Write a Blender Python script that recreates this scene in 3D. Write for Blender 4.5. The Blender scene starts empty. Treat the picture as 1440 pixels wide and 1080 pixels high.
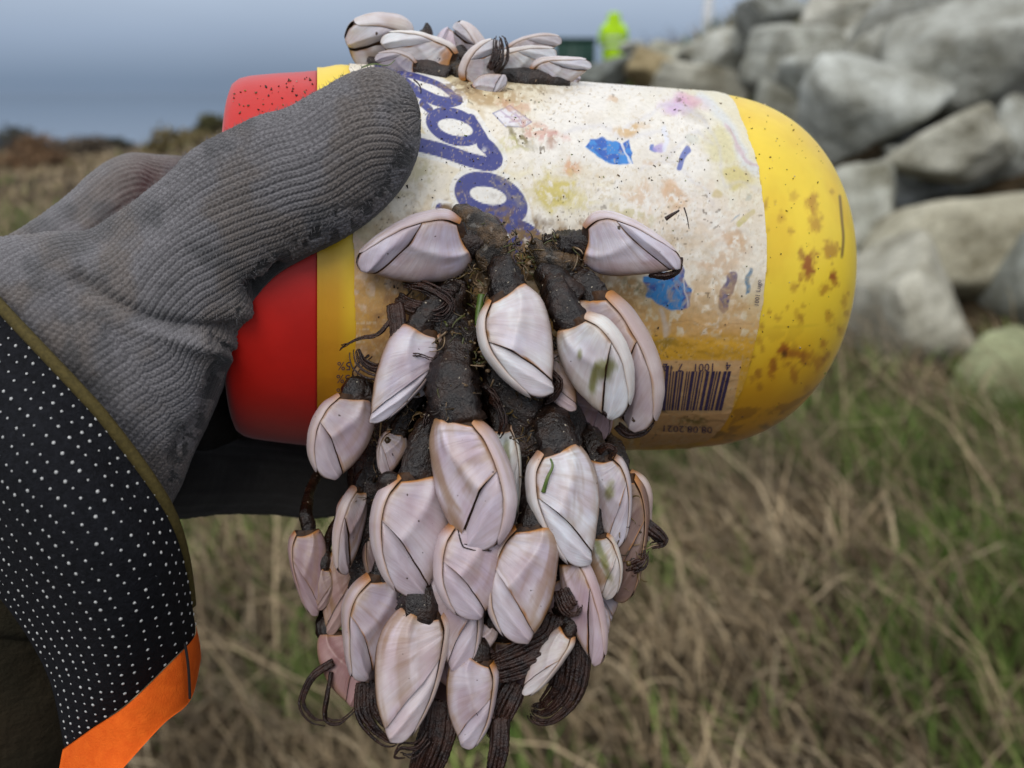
import bpy, math, random
import numpy as np
from mathutils import Matrix, Vector

random.seed(11)
RNG = np.random.default_rng(7)
SC = bpy.context.scene
COL = SC.collection

# ------------------------------------------------------------------ camera
F = 1247.0                       # focal length in pixels of the 1440 px wide photograph
PITCH = math.radians(18.2)
CAM = np.array([0.0, 0.0, 1.5])
RIGHT = np.array([1.0, 0, 0])
FWD = np.array([0, math.cos(PITCH), -math.sin(PITCH)])
UP = np.array([0, math.sin(PITCH), math.cos(PITCH)])
cd = bpy.data.cameras.new('camera')
cd.sensor_width = 36.0
cd.lens = F / 1440 * 36.0
cd.clip_start = 0.01
cd.clip_end = 20000
cd.dof.use_dof = True
cd.dof.focus_distance = 0.178
cd.dof.aperture_fstop = 15.0
cam = bpy.data.objects.new('camera', cd)
cam.location = CAM
cam.rotation_euler = (math.radians(90) - PITCH, 0, 0)
COL.objects.link(cam)
SC.camera = cam

# ------------------------------------------------------------------ sky and sun (overcast)
SUN_EL, SUN_AZ = math.radians(47), math.radians(196)
w = bpy.data.worlds.new('World')
SC.world = w
w.use_nodes = True
nt = w.node_tree
nt.nodes.clear()
out = nt.nodes.new('ShaderNodeOutputWorld')
bg = nt.nodes.new('ShaderNodeBackground')
bg.inputs['Strength'].default_value = 0.1
sky = nt.nodes.new('ShaderNodeTexSky')
sky.sky_type = 'NISHITA'
sky.sun_disc = False
sky.sun_elevation = SUN_EL
sky.sun_rotation = SUN_AZ
sky.dust_density = 4.0
tc = nt.nodes.new('ShaderNodeTexCoord')
sep = nt.nodes.new('ShaderNodeSeparateXYZ')
nt.links.new(tc.outputs['Generated'], sep.inputs[0])
ramp = nt.nodes.new('ShaderNodeValToRGB')
cr = ramp.color_ramp
stops = [(0.0, (.205, .275, .385)), (0.012, (.210, .283, .396)), (0.055, (.33, .415, .555)), (0.105, (.47, .56, .70)),
         (0.30, (.66, .74, .86)), (0.62, (.95, .99, 1.06)), (1.0, (1.12, 1.15, 1.20))]
while len(cr.elements) < len(stops):
    cr.elements.new(0.5)
for e, (p, c) in zip(cr.elements, stops):
    e.position = p
    e.color = (c[0], c[1], c[2], 1)
nt.links.new(sep.outputs['Z'], ramp.inputs[0])
cn = nt.nodes.new('ShaderNodeTexNoise')
cn.inputs['Scale'].default_value = 2.2
cn.inputs['Detail'].default_value = 5
mp = nt.nodes.new('ShaderNodeMapping')
mp.inputs['Scale'].default_value = (1, 1, 4)
nt.links.new(tc.outputs['Generated'], mp.inputs[0])
nt.links.new(mp.outputs[0], cn.inputs['Vector'])
mr = nt.nodes.new('ShaderNodeMapRange')
mr.inputs['To Min'].default_value = 9.4
mr.inputs['To Max'].default_value = 10.6
mr.inputs['From Min'].default_value = 0.3
mr.inputs['From Max'].default_value = 0.7
nt.links.new(cn.outputs['Fac'], mr.inputs['Value'])
sc_ = nt.nodes.new('ShaderNodeVectorMath')
sc_.operation = 'SCALE'
nt.links.new(ramp.outputs[0], sc_.inputs[0])
nt.links.new(mr.outputs[0], sc_.inputs['Scale'])
mx = nt.nodes.new('ShaderNodeMix')
mx.data_type = 'RGBA'
mx.inputs[0].default_value = 0.08
nt.links.new(sc_.outputs[0], mx.inputs[6])
nt.links.new(sky.outputs[0], mx.inputs[7])
nt.links.new(mx.outputs[2], bg.inputs['Color'])
nt.links.new(bg.outputs[0], out.inputs[0])
sd = bpy.data.lights.new('sun', 'SUN')
sd.energy = 1.35
sd.angle = math.radians(30)
sd.color = (1.0, 0.96, 0.9)
sun = bpy.data.objects.new('sun', sd)
dv = Vector((math.sin(SUN_AZ) * math.cos(SUN_EL), math.cos(SUN_AZ) * math.cos(SUN_EL), math.sin(SUN_EL)))
sun.rotation_euler = dv.to_track_quat('Z', 'Y').to_euler()
sun.location = (0, -2, 6)
COL.objects.link(sun)
SC.view_settings.view_transform = 'Standard'
SC.view_settings.look = 'None'
SC.view_settings.exposure = 0.0
SC.view_settings.gamma = 1.0
SC.view_settings.use_curve_mapping = False


# ------------------------------------------------------------------ numeric helpers
def cs(px, py, d):
    """photo pixel + distance in centimetres -> camera space (right, up, depth) in cm"""
    px, py, d = np.broadcast_arrays(np.asarray(px, float), np.asarray(py, float), np.asarray(d, float))
    return np.stack([(px - 720) / F * d, (540 - py) / F * d, d], -1)


def c2w(P):
    P = np.asarray(P, float) * 0.01
    return CAM + P[..., 0:1] * RIGHT + P[..., 1:2] * UP + P[..., 2:3] * FWD


def W(px, py, dm):
    return c2w(cs(px, py, dm * 100.0))


def proj(P):
    P = np.asarray(P, float)
    return 720 + F * P[..., 0] / P[..., 2], 540 - F * P[..., 1] / P[..., 2]


def unit(v):
    v = np.asarray(v, float)
    return v / np.maximum(np.linalg.norm(v, axis=-1, keepdims=True), 1e-12)


def sstep(a, b, x):
    t = np.clip((np.asarray(x, float) - a) / (b - a), 0, 1)
    return t * t * (3 - 2 * t)


def _hash(ix, iy, iz, seed):
    h = (ix.astype(np.int64) * 374761393 + iy.astype(np.int64) * 668265263 + iz.astype(np.int64) * 2147483647 + seed * 974711)
    h = (h ^ (h >> 13)) * 1274126177
    h = h & 0x7fffffffffff
    h = (h ^ (h >> 16)) & 0xffffff
    return h / float(0xffffff)


def vnoise(x, y, z=0.0, seed=0):
    x, y, z = np.broadcast_arrays(np.asarray(x, float), np.asarray(y, float), np.asarray(z, float))
    ix, iy, iz = np.floor(x), np.floor(y), np.floor(z)
    fx, fy, fz = x - ix, y - iy, z - iz
    fx, fy, fz = [f * f * (3 - 2 * f) for f in (fx, fy, fz)]
    r = 0
    for dx in (0, 1):
        for dy in (0, 1):
            for dz in (0, 1):
                wgt = (fx if dx else 1 - fx) * (fy if dy else 1 - fy) * (fz if dz else 1 - fz)
                r = r + wgt * _hash(ix + dx, iy + dy, iz + dz, seed)
    return r


def fbm(x, y, z=0.0, seed=0, oct=4):
    a, s, t = 1.0, 0.0, 0.0
    x, y, z = np.asarray(x, float), np.asarray(y, float), np.asarray(z, float)
    for i in range(oct):
        s = s + a * vnoise(x, y, z, seed + i * 17)
        t += a
        a *= 0.5
        x, y, z = x * 2.03, y * 2.03, z * 2.03
    return s / t


def catmull(P, n, closed=False):
    """resample a polyline through a Catmull-Rom spline, n points, uniform in chord length"""
    P = np.asarray(P, float)
    d = np.r_[0, np.cumsum(np.linalg.norm(np.diff(P[:, :3], axis=0), axis=1) ** 0.7)]
    t = np.linspace(0, d[-1], n)
    i = np.clip(np.searchsorted(d, t, side='right') - 1, 0, len(P) - 2)
    f = ((t - d[i]) / np.maximum(d[i + 1] - d[i], 1e-9))[:, None]
    P0 = P[np.maximum(i - 1, 0)]
    P1 = P[i]
    P2 = P[i + 1]
    P3 = P[np.minimum(i + 2, len(P) - 1)]
    m1 = (P2 - P0) * 0.5
    m2 = (P3 - P1) * 0.5
    f2, f3 = f * f, f * f * f
    return (2 * f3 - 3 * f2 + 1) * P1 + (f3 - 2 * f2 + f) * m1 + (-2 * f3 + 3 * f2) * P2 + (f3 - f2) * m2


def grid_faces(nu, nv, wrap_v=False, off=0):
    i = np.arange(nu - 1)[:, None]
    j = np.arange(nv if wrap_v else nv - 1)[None, :]
    j2 = (j + 1) % nv
    f = np.stack([i * nv + j, (i + 1) * nv + j, (i + 1) * nv + j2, i * nv + j2], -1)
    return f.reshape(-1, 4) + off


def grid_normals(G):
    du = np.gradient(G, axis=0)
    dv_ = np.gradient(G, axis=1)
    return unit(np.cross(du, dv_))


# ------------------------------------------------------------------ object helpers
WL = {}


def place(o, parent, loc):
    COL.objects.link(o)
    if parent is not None:
        o.parent = parent
        WL[o.name] = WL[parent.name]
    else:
        o.location = loc
        WL[o.name] = np.asarray(loc, float)
    return o


def mk(name, V, faces, mat, parent=None, loc=None, col=None, uv=None, smooth=True, camspace=False, stuff=False):
    """one mesh object. V: vertices (world metres, or camera-space cm when camspace). faces: (n,4)/(n,3) arrays or a list of arrays"""
    V = np.asarray(V, float).reshape(-1, 3)
    if camspace:
        V = c2w(V)
    if parent is not None:
        L = WL[parent.name]
    else:
        L = np.asarray(loc if loc is not None else (V.min(0) + V.max(0)) / 2, float)
    fl = faces if isinstance(faces, list) else [faces]
    fl = [np.asarray(f, np.int32) for f in fl if len(f)]
    me = bpy.data.meshes.new(name)
    me.vertices.add(len(V))
    me.vertices.foreach_set('co', (V - L).astype(np.float32).ravel())
    nl = sum(f.size for f in fl)
    npoly = sum(len(f) for f in fl)
    me.loops.add(nl)
    me.polygons.add(npoly)
    me.loops.foreach_set('vertex_index', np.concatenate([f.ravel() for f in fl]).astype(np.int32))
    tot = np.concatenate([np.full(len(f), f.shape[1], np.int32) for f in fl])
    start = np.r_[0, np.cumsum(tot)[:-1]].astype(np.int32)
    me.polygons.foreach_set('loop_start', start)
    me.update(calc_edges=True)
    me.validate()
    if smooth:
        me.polygons.foreach_set('use_smooth', np.ones(len(me.polygons), bool))
    if col is not None:
        c = np.asarray(col, float).reshape(-1, 3)
        a = me.attributes.new('Col', 'FLOAT_COLOR', 'POINT')
        a.data.foreach_set('color', np.c_[c, np.ones(len(c))].astype(np.float32).ravel())
    if uv is not None:
        a = me.attributes.new('Flow', 'FLOAT_VECTOR', 'POINT')
        u = np.asarray(uv, float)
        u = u.reshape(-1, u.shape[-1])
        if u.shape[1] == 2:
            u = np.c_[u, np.zeros(len(u))]
        a.data.foreach_set('vector', u.astype(np.float32).ravel())
    me.materials.append(mat)
    o = bpy.data.objects.new(name, me)
    place(o, parent, L)
    if stuff:
        o['kind'] = 'stuff'
    return o


def thing(name, label, cat, loc, group=None):
    o = bpy.data.objects.new(name, None)
    o.empty_display_size = 0.02
    place(o, None, loc)
    return tag(o, label, cat, group)


def tag(o, label, cat, group=None):
    o['label'] = label
    o['category'] = cat
    if group:
        o['group'] = group
    return o


def tube(path, rad, n=10, squash=None):
    """tube surface along path (k,3) with radius (k,), closed ends; returns V, faces"""
    path = np.asarray(path, float)
    k = len(path)
    rad = np.broadcast_to(np.asarray(rad, float), (k,))
    T = unit(np.gradient(path, axis=0))
    a = np.array([0, 0, 1.0])
    if abs(T[0] @ a) > 0.8:
        a = np.array([0, 1.0, 0])
    N = np.zeros_like(path)
    v = unit(a - T[0] * (a @ T[0]))
    for i in range(k):
        v = unit(v - T[i] * (v @ T[i]))
        N[i] = v
    B = np.cross(T, N)
    ph = np.linspace(0, 2 * np.pi, n, endpoint=False)
    V = path[:, None] + rad[:, None, None] * (N[:, None] * np.cos(ph)[None, :, None] + B[:, None] * np.sin(ph)[None, :, None])
    V = V.reshape(-1, 3)
    f = grid_faces(k, n, True)
    V = np.vstack([V, path[0], path[-1]])
    j = np.arange(n)
    t1 = np.stack([np.full(n, k * n), j, (j + 1) % n], -1)
    t2 = np.stack([np.full(n, k * n + 1), (k - 1) * n + (j + 1) % n, (k - 1) * n + j], -1)
    return V, f, np.vstack([t1, t2])


class MB:
    def __init__(s):
        s.V, s.Q, s.T, s.C, s.n = [], [], [], [], 0

    def add(s, V, q=None, t=None, col=None):
        V = np.asarray(V, float).reshape(-1, 3)
        if q is not None and len(q):
            s.Q.append(np.asarray(q) + s.n)
        if t is not None and len(t):
            s.T.append(np.asarray(t) + s.n)
        s.V.append(V)
        if col is not None:
            s.C.append(np.broadcast_to(np.asarray(col, float), (len(V), 3)))
        s.n += len(V)

    def tube(s, path, rad, n=8, col=None):
        V, q, t = tube(path, rad, n)
        s.add(V, q, t, col)

    def box(s, lo, hi, col=None):
        x0, y0, z0 = lo
        x1, y1, z1 = hi
        V = [(x0, y0, z0), (x1, y0, z0), (x1, y1, z0), (x0, y1, z0), (x0, y0, z1), (x1, y0, z1), (x1, y1, z1), (x0, y1, z1)]
        s.add(V, [(0, 3, 2, 1), (4, 5, 6, 7), (0, 1, 5, 4), (1, 2, 6, 5), (2, 3, 7, 6), (3, 0, 4, 7)], None, col)

    def build(s, name, mat, **kw):
        fl = []
        if s.Q:
            fl.append(np.vstack(s.Q))
        if s.T:
            fl.append(np.vstack(s.T))
        return mk(name, np.vstack(s.V), fl, mat, col=np.vstack(s.C) if s.C else None, **kw)


# ------------------------------------------------------------------ materials
def mat_base(name, rough=0.6, spec=0.5):
    m = bpy.data.materials.new(name)
    m.use_nodes = True
    b = m.node_tree.nodes['Principled BSDF']
    b.inputs['Roughness'].default_value = rough
    b.inputs['Specular IOR Level'].default_value = spec
    return m, m.node_tree, b


def N(nt, t, **kw):
    n = nt.nodes.new(t)
    for k, v in kw.items():
        if k in n.inputs:
            n.inputs[k].default_value = v
        else:
            setattr(n, k, v)
    return n


def noise_node(nt, scale, detail=4, vec=None, rough=0.5):
    n = N(nt, 'ShaderNodeTexNoise')
    n.inputs['Scale'].default_value = scale
    n.inputs['Detail'].default_value = detail
    n.inputs['Roughness'].default_value = rough
    if vec is not None:
        nt.links.new(vec, n.inputs['Vector'])
    return n


def simple(name, col, col2=None, scale=200.0, rough=0.6, spec=0.5, bump=0.0, bscale=None, bdist=0.001, lo=0.35, hi=0.65, attr=False, mulrange=(0.75, 1.2), rough2=None, sss=0.0, coat=0.0):
    """noise-mixed two-colour material (or the mesh's own colour attribute) with noise relief"""
    m, nt, b = mat_base(name, rough, spec)
    tc = N(nt, 'ShaderNodeTexCoord')
    ns = noise_node(nt, scale, 5, tc.outputs['Object'], 0.6)
    if attr:
        at = N(nt, 'ShaderNodeAttribute', attribute_name='Col')
        mr = N(nt, 'ShaderNodeMapRange')
        mr.inputs['From Min'].default_value = 0.3
        mr.inputs['From Max'].default_value = 0.7
        mr.inputs['To Min'].default_value = mulrange[0]
        mr.inputs['To Max'].default_value = mulrange[1]
        nt.links.new(ns.outputs['Fac'], mr.inputs['Value'])
        sc = N(nt, 'ShaderNodeVectorMath', operation='SCALE')
        nt.links.new(at.outputs['Color'], sc.inputs[0])
        nt.links.new(mr.outputs[0], sc.inputs['Scale'])
        nt.links.new(sc.outputs[0], b.inputs['Base Color'])
    else:
        r = N(nt, 'ShaderNodeValToRGB')
        r.color_ramp.elements[0].position = lo
        r.color_ramp.elements[1].position = hi
        r.color_ramp.elements[0].color = (*col, 1)
        r.color_ramp.elements[1].color = (*(col2 or col), 1)
        nt.links.new(ns.outputs['Fac'], r.inputs[0])
        nt.links.new(r.outputs[0], b.inputs['Base Color'])
    if rough2 is not None:
        mr2 = N(nt, 'ShaderNodeMapRange')
        mr2.inputs['From Min'].default_value = 0.35
        mr2.inputs['From Max'].default_value = 0.65
        mr2.inputs['To Min'].default_value = rough
        mr2.inputs['To Max'].default_value = rough2
        n2 = noise_node(nt, scale * 0.7, 4, tc.outputs['Object'])
        nt.links.new(n2.outputs['Fac'], mr2.inputs['Value'])
        nt.links.new(mr2.outputs[0], b.inputs['Roughness'])
    if bump:
        bn = noise_node(nt, bscale or scale * 3, 6, tc.outputs['Object'], 0.6)
        bp = N(nt, 'ShaderNodeBump')
        bp.inputs['Strength'].default_value = bump
        bp.inputs['Distance'].default_value = bdist
        nt.links.new(bn.outputs['Fac'], bp.inputs['Height'])
        nt.links.new(bp.outputs[0], b.inputs['Normal'])
    if sss:
        b.inputs['Subsurface Weight'].default_value = sss
        b.inputs['Subsurface Radius'].default_value = (0.004, 0.002, 0.001)
        b.inputs['Subsurface Scale'].default_value = 0.6
    if coat:
        b.inputs['Coat Weight'].default_value = coat
        b.inputs['Coat Roughness'].default_value = 0.15
    return m


M_RED = simple('red_plastic', (.60, .010, .004), (.46, .007, .003), 40, 0.38, 0.5, 0.15, 900, 0.0002, rough2=0.55)
M_YEL = simple('yellow_plastic', (1, 1, 1), None, 60, 0.36, 0.5, 0.12, 700, 0.0002, attr=True, mulrange=(0.93, 1.05), rough2=0.5, sss=0.08)
M_LAB = simple('label_film', (1, 1, 1), None, 900, 0.34, 0.5, 0.25, 500, 0.0003, attr=True, mulrange=(0.9, 1.06), rough2=0.6)
for _m, _w in ((M_RED, .28), (M_YEL, .10)):
    _b = _m.node_tree.nodes['Principled BSDF']
    _b.inputs['Sheen Weight'].default_value = _w
    _b.inputs['Sheen Roughness'].default_value = 0.35
M_INK = simple('printed_ink', (.02, .015, .05), (.06, .04, .10), 1500, 0.5)
M_GRIT = simple('grit', (1, 1, 1), None, 2000, 0.8, attr=True)
M_KNIT = simple('grey_knit_yarn', (1, 1, 1), None, 2600, 0.95, 0.15, 0.55, 5200, 0.0004, attr=True, mulrange=(0.62, 1.35))
M_KNIT.node_tree.nodes['Principled BSDF'].inputs['Sheen Weight'].default_value = 0.25
M_KNIT.node_tree.nodes['Principled BSDF'].inputs['Sheen Roughness'].default_value = 0.6
M_RUB = simple('black_rubber', (.006, .006, .007), (.016, .015, .015), 500, 0.62, 0.35, 0.6, 900, 0.0008)
M_CUFF = simple('black_cuff_cloth', (.004, .0042, .006), (.010, .0105, .014), 900, 0.9, 0.2, 0.7, 1800, 0.0006)
M_DOT = simple('white_dot', (.40, .40, .39), (.54, .54, .53), 800, 0.5, 0.4)
M_OLIVE = simple('olive_binding', (.060, .046, .014), (.095, .072, .022), 1200, 0.85, 0.2, 0.5, 2500, 0.0005)
M_ORANGE = simple('orange_cloth', (.80, .115, .008), (.90, .15, .012), 500, 0.8, 0.2, 0.5, 2600, 0.0004)
M_THREAD = simple('dark_thread', (.012, .010, .010), None, 900, 0.8)
M_SLEEVE = simple('olive_sleeve_cloth', (.016, .016, .009), (.036, .026, .014), 22, 0.9, 0.2, 0.4, 300, 0.003)
M_STALK = simple('barnacle_stalk_skin', (.0075, .0035, .0024), (.042, .019, .010), 300, 0.13, 0.5, 0.6, 1300, 0.0009, rough2=0.36, lo=.44, hi=.76)
_nt = M_STALK.node_tree
_b = _nt.nodes['Principled BSDF']
_lk = _b.inputs['Base Color'].links[0].from_socket
_tc = N(_nt, 'ShaderNodeTexCoord')
_n = noise_node(_nt, 1500, 1, _tc.outputs['Object'])  # pale specks in the colour: sand grains, and wet sparkle painted in
_r = N(_nt, 'ShaderNodeValToRGB')
_r.color_ramp.elements[0].position = .745
_r.color_ramp.elements[0].color = (0, 0, 0, 1)
_r.color_ramp.elements[1].position = .765
_r.color_ramp.elements[1].color = (1, 1, 1, 1)
_nt.links.new(_n.outputs['Fac'], _r.inputs[0])
_m = N(_nt, 'ShaderNodeMix', data_type='RGBA')
_nt.links.new(_r.outputs[0], _m.inputs[0])
_nt.links.new(_lk, _m.inputs[6])
_m.inputs[7].default_value = (.42, .36, .27, 1)
_nt.links.new(_m.outputs[2], _b.inputs['Base Color'])
M_CIRRI = simple('barnacle_feather_leg', (.010, .0045, .004), (.045, .018, .011), 400, 0.20, 0.45, 0.6, 2400, 0.0006)
M_MEM = simple('barnacle_membrane', (.014, .006, .003), (.060, .025, .008), 450, 0.5, 0.25, 0.5, 900, 0.0006)
M_SLIME = simple('brown_slime', (.018, .012, .006), (.16, .095, .045), 300, 0.16, 0.5, 1.0, 800, 0.0016, coat=0.3, lo=.42, hi=.66)
M_WEED = simple('green_weed', (.05, .10, .012), (.12, .17, .03), 500, 0.45)


def shell_material():
    m, nt, b = mat_base('barnacle_shell_plate', 0.36, 0.5)
    at = N(nt, 'ShaderNodeAttribute', attribute_name='Col')
    fl = N(nt, 'ShaderNodeAttribute', attribute_name='Flow')
    tc = N(nt, 'ShaderNodeTexCoord')
    sp = N(nt, 'ShaderNodeSeparateXYZ')
    nt.links.new(fl.outputs['Vector'], sp.inputs[0])
    # stretch the noise across the plate: growth lines follow the plate's edge, fine rays cross them
    c1 = N(nt, 'ShaderNodeCombineXYZ')
    mu = N(nt, 'ShaderNodeMath', operation='MULTIPLY')
    mu.inputs[1].default_value = 30
    nt.links.new(sp.outputs['Y'], mu.inputs[0])
    mu2 = N(nt, 'ShaderNodeMath', operation='MULTIPLY')
    mu2.inputs[1].default_value = 1.1
    nt.links.new(sp.outputs['X'], mu2.inputs[0])
    nt.links.new(mu2.outputs[0], c1.inputs[0])
    nt.links.new(mu.outputs[0], c1.inputs[1])
    nt.links.new(sp.outputs['Z'], c1.inputs[2])
    n1 = noise_node(nt, 1.0, 5, c1.outputs[0], 0.65)
    r = N(nt, 'ShaderNodeValToRGB')
    r.color_ramp.elements[0].position = 0.30
    r.color_ramp.elements[0].color = (.80, .70, .64, 1)
    r.color_ramp.elements[1].position = 0.56
    r.color_ramp.elements[1].color = (1.02, 1.01, 1.02, 1)
    nt.links.new(n1.outputs['Fac'], r.inputs[0])
    mul = N(nt, 'ShaderNodeMix', data_type='RGBA', blend_type='MULTIPLY')
    mul.inputs[0].default_value = 0.42
    nt.links.new(at.outputs['Color'], mul.inputs[6])
    nt.links.new(r.outputs[0], mul.inputs[7])
    # specks of dirt
    n2 = noise_node(nt, 620, 2, tc.outputs['Object'])
    r2 = N(nt, 'ShaderNodeValToRGB')
    r2.color_ramp.elements[0].position = 0.735
    r2.color_ramp.elements[0].color = (0, 0, 0, 1)
    r2.color_ramp.elements[1].position = 0.76
    r2.color_ramp.elements[1].color = (1, 1, 1, 1)
    nt.links.new(n2.outputs['Fac'], r2.inputs[0])
    mx = N(nt, 'ShaderNodeMix', data_type='RGBA')
    nt.links.new(r2.outputs[0], mx.inputs[0])
    nt.links.new(mul.outputs[2], mx.inputs[6])
    mx.inputs[7].default_value = (.06, .035, .02, 1)
    # pale film patches
    n3 = noise_node(nt, 130, 3, tc.outputs['Object'])
    r3 = N(nt, 'ShaderNodeValToRGB')
    r3.color_ramp.elements[0].position = 0.40
    r3.color_ramp.elements[0].color = (.86, .79, .80, 1)
    r3.color_ramp.elements[1].position = 0.62
    r3.color_ramp.elements[1].color = (1.02, 1.02, 1.03, 1)
    nt.links.new(n3.outputs['Fac'], r3.inputs[0])
    m3 = N(nt, 'ShaderNodeMix', data_type='RGBA', blend_type='MULTIPLY')
    m3.inputs[0].default_value = 1.0
    nt.links.new(mx.outputs[2], m3.inputs[6])
    nt.links.new(r3.outputs[0], m3.inputs[7])
    nt.links.new(m3.outputs[2], b.inputs['Base Color'])
    bp = N(nt, 'ShaderNodeBump')
    bp.inputs['Strength'].default_value = 0.22
    bp.inputs['Distance'].default_value = 0.0005
    nt.links.new(n1.outputs['Fac'], bp.inputs['Height'])
    nt.links.new(bp.outputs[0], b.inputs['Normal'])
    b.inputs['Subsurface Weight'].default_value = 0.12
    b.inputs['Subsurface Radius'].default_value = (0.003, 0.002, 0.0015)
    b.inputs['Subsurface Scale'].default_value = 0.5
    return m


M_SHELL = shell_material()


def rock_material():
    m, nt, b = mat_base('granite_boulder', 0.9, 0.2)
    tc = N(nt, 'ShaderNodeTexCoord')
    at = N(nt, 'ShaderNodeAttribute', attribute_name='Col')
    n1 = noise_node(nt, 2.2, 6, tc.outputs['Object'], 0.65)
    r = N(nt, 'ShaderNodeValToRGB')
    cr = r.color_ramp
    cr.elements[0].position = 0.33
    cr.elements[0].color = (.40, .38, .31, 1)
    cr.elements[1].position = 0.66
    cr.elements[1].color = (1.28, 1.29, 1.27, 1)
    nt.links.new(n1.outputs['Fac'], r.inputs[0])
    n2 = noise_node(nt, 38, 4, tc.outputs['Object'], 0.7)
    r2 = N(nt, 'ShaderNodeValToRGB')
    r2.color_ramp.elements[0].position = 0.3
    r2.color_ramp.elements[0].color = (.72, .72, .72, 1)
    r2.color_ramp.elements[1].position = 0.7
    r2.color_ramp.elements[1].color = (1.2, 1.2, 1.18, 1)
    nt.links.new(n2.outputs['Fac'], r2.inputs[0])
    a = N(nt, 'ShaderNodeMix', data_type='RGBA', blend_type='MULTIPLY')
    a.inputs[0].default_value = 1
    nt.links.new(at.outputs['Color'], a.inputs[6])
    nt.links.new(r.outputs[0], a.inputs[7])
    c = N(nt, 'ShaderNodeMix', data_type='RGBA', blend_type='MULTIPLY')
    c.inputs[0].default_value = 1
    nt.links.new(a.outputs[2], c.inputs[6])
    nt.links.new(r2.outputs[0], c.inputs[7])
    nt.links.new(c.outputs[2], b.inputs['Base Color'])
    bn = noise_node(nt, 9, 8, tc.outputs['Object'], 0.65)
    bp = N(nt, 'ShaderNodeBump')
    bp.inputs['Strength'].default_value = 0.7
    bp.inputs['Distance'].default_value = 0.05
    nt.links.new(bn.outputs['Fac'], bp.inputs['Height'])
    nt.links.new(bp.outputs[0], b.inputs['Normal'])
    return m


M_ROCK = rock_material()
M_GROUND = simple('soil_and_thatch', (.026, .020, .011), (.085, .060, .034), 7, 0.95, 0.1, 0.8, 40, 0.04)
M_GRASS = simple('grass_blade', (1, 1, 1), None, 3, 0.7, 0.25, attr=True, mulrange=(0.7, 1.3))
M_SEA = simple('sea_water', (.045, .070, .090), (.055, .08, .10), 0.02, 0.06, 0.5)
M_HIVIS = simple('lime_jacket_cloth', (.52, .82, .02), (.40, .70, .015), 9, 0.75, 0.2, 0.6, 14, 0.03)
M_TAPE = simple('silver_tape', (.55, .57, .58), None, 10, 0.5)
M_TROUSER = simple('dark_trousers', (.02, .022, .03), (.03, .03, .04), 20, 0.9)
M_SKIN = simple('skin', (.45, .27, .20), (.40, .24, .17), 30, 0.6)
M_GREENP = simple('green_paint', (.008, .040, .028), (.012, .055, .038), 8, 0.6)
M_WHITEP = simple('white_paint', (.82, .83, .84), (.78, .79, .80), 8, 0.5)
M_SHRUB = simple('shrub_leaf', (1, 1, 1), None, 5, 0.8, 0.2, attr=True)
M_TWIG = simple('shrub_twig', (.05, .035, .025), None, 20, 0.9)


# ================================================================== SETTING
def gz(x, y):
    """height of the land"""
    x, y = np.asarray(x, float), np.asarray(y, float)
    dist = (x - 2.3) * .947 + (y - 5.0) * .32
    cap = np.clip(1.50 + .50 * (x - 1.0), 1.2, 2.75)
    cap = cap + (1.5 - cap) * sstep(16, 19.5, y)
    cap = cap * sstep(-5.0, 1.5, x)
    dist = dist - 0.75
    e = np.minimum(np.maximum(dist, 0) * 0.56, cap)
    e = np.where(dist > 0, e, 0)
    mound = 1.0 * np.exp(-(((x + 4.0) / 3.0) ** 2 + ((y - 19.5) / 4.0) ** 2))
    n = (fbm(x * .8, y * .8, 0, 3) - .5) * .22 + (fbm(x * .16, y * .16, 0, 5) - .5) * .35 * sstep(4, 14, np.hypot(x, y))
    edge = sstep(0, 7, y - (25.5 + 0.06 * x + 3 * (vnoise(x * .15, y * 0, 0, 9) - .5)))
    return np.maximum(e, mound) + n - edge * 5.5


def build_land():
    # finer near the camera
    ys = np.r_[np.linspace(-6, 0.5, 14), np.linspace(0.8, 12, 110), np.linspace(12.3, 45, 90), np.linspace(50, 400, 12)]
    xs = np.r_[np.linspace(-400, -40, 10), np.linspace(-38, -9, 40), np.linspace(-8.7, 9, 160), np.linspace(9.4, 38, 40), np.linspace(42, 400, 10)]
    X, Y = np.meshgrid(xs, ys, indexing='ij')
    Z = gz(X, Y)
    o = mk('ground', np.stack([X, Y, Z], -1), grid_faces(len(xs), len(ys)), M_GROUND, loc=(0, 0, 0))
    o['kind'] = 'structure'
    xs = np.array([-9000, -900, -100, 0, 100, 900, 9000.])
    ys = np.array([-9000, -500., 18, 100, 600, 3000, 9000])
    X, Y = np.meshgrid(xs, ys, indexing='ij')
    o = mk('sea', np.stack([X, Y, X * 0 - 3.4], -1), grid_faces(len(xs), len(ys)), M_SEA, loc=(0, 0, -3.4))
    o['kind'] = 'structure'


build_land()

STRAW = np.array([[.28, .215, .128], [.205, .152, .088], [.14, .100, .058], [.38, .30, .19], [.09, .066, .040]])
GREEN = np.array([[.075, .130, .022], [.11, .17, .032], [.15, .18, .050]])


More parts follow.
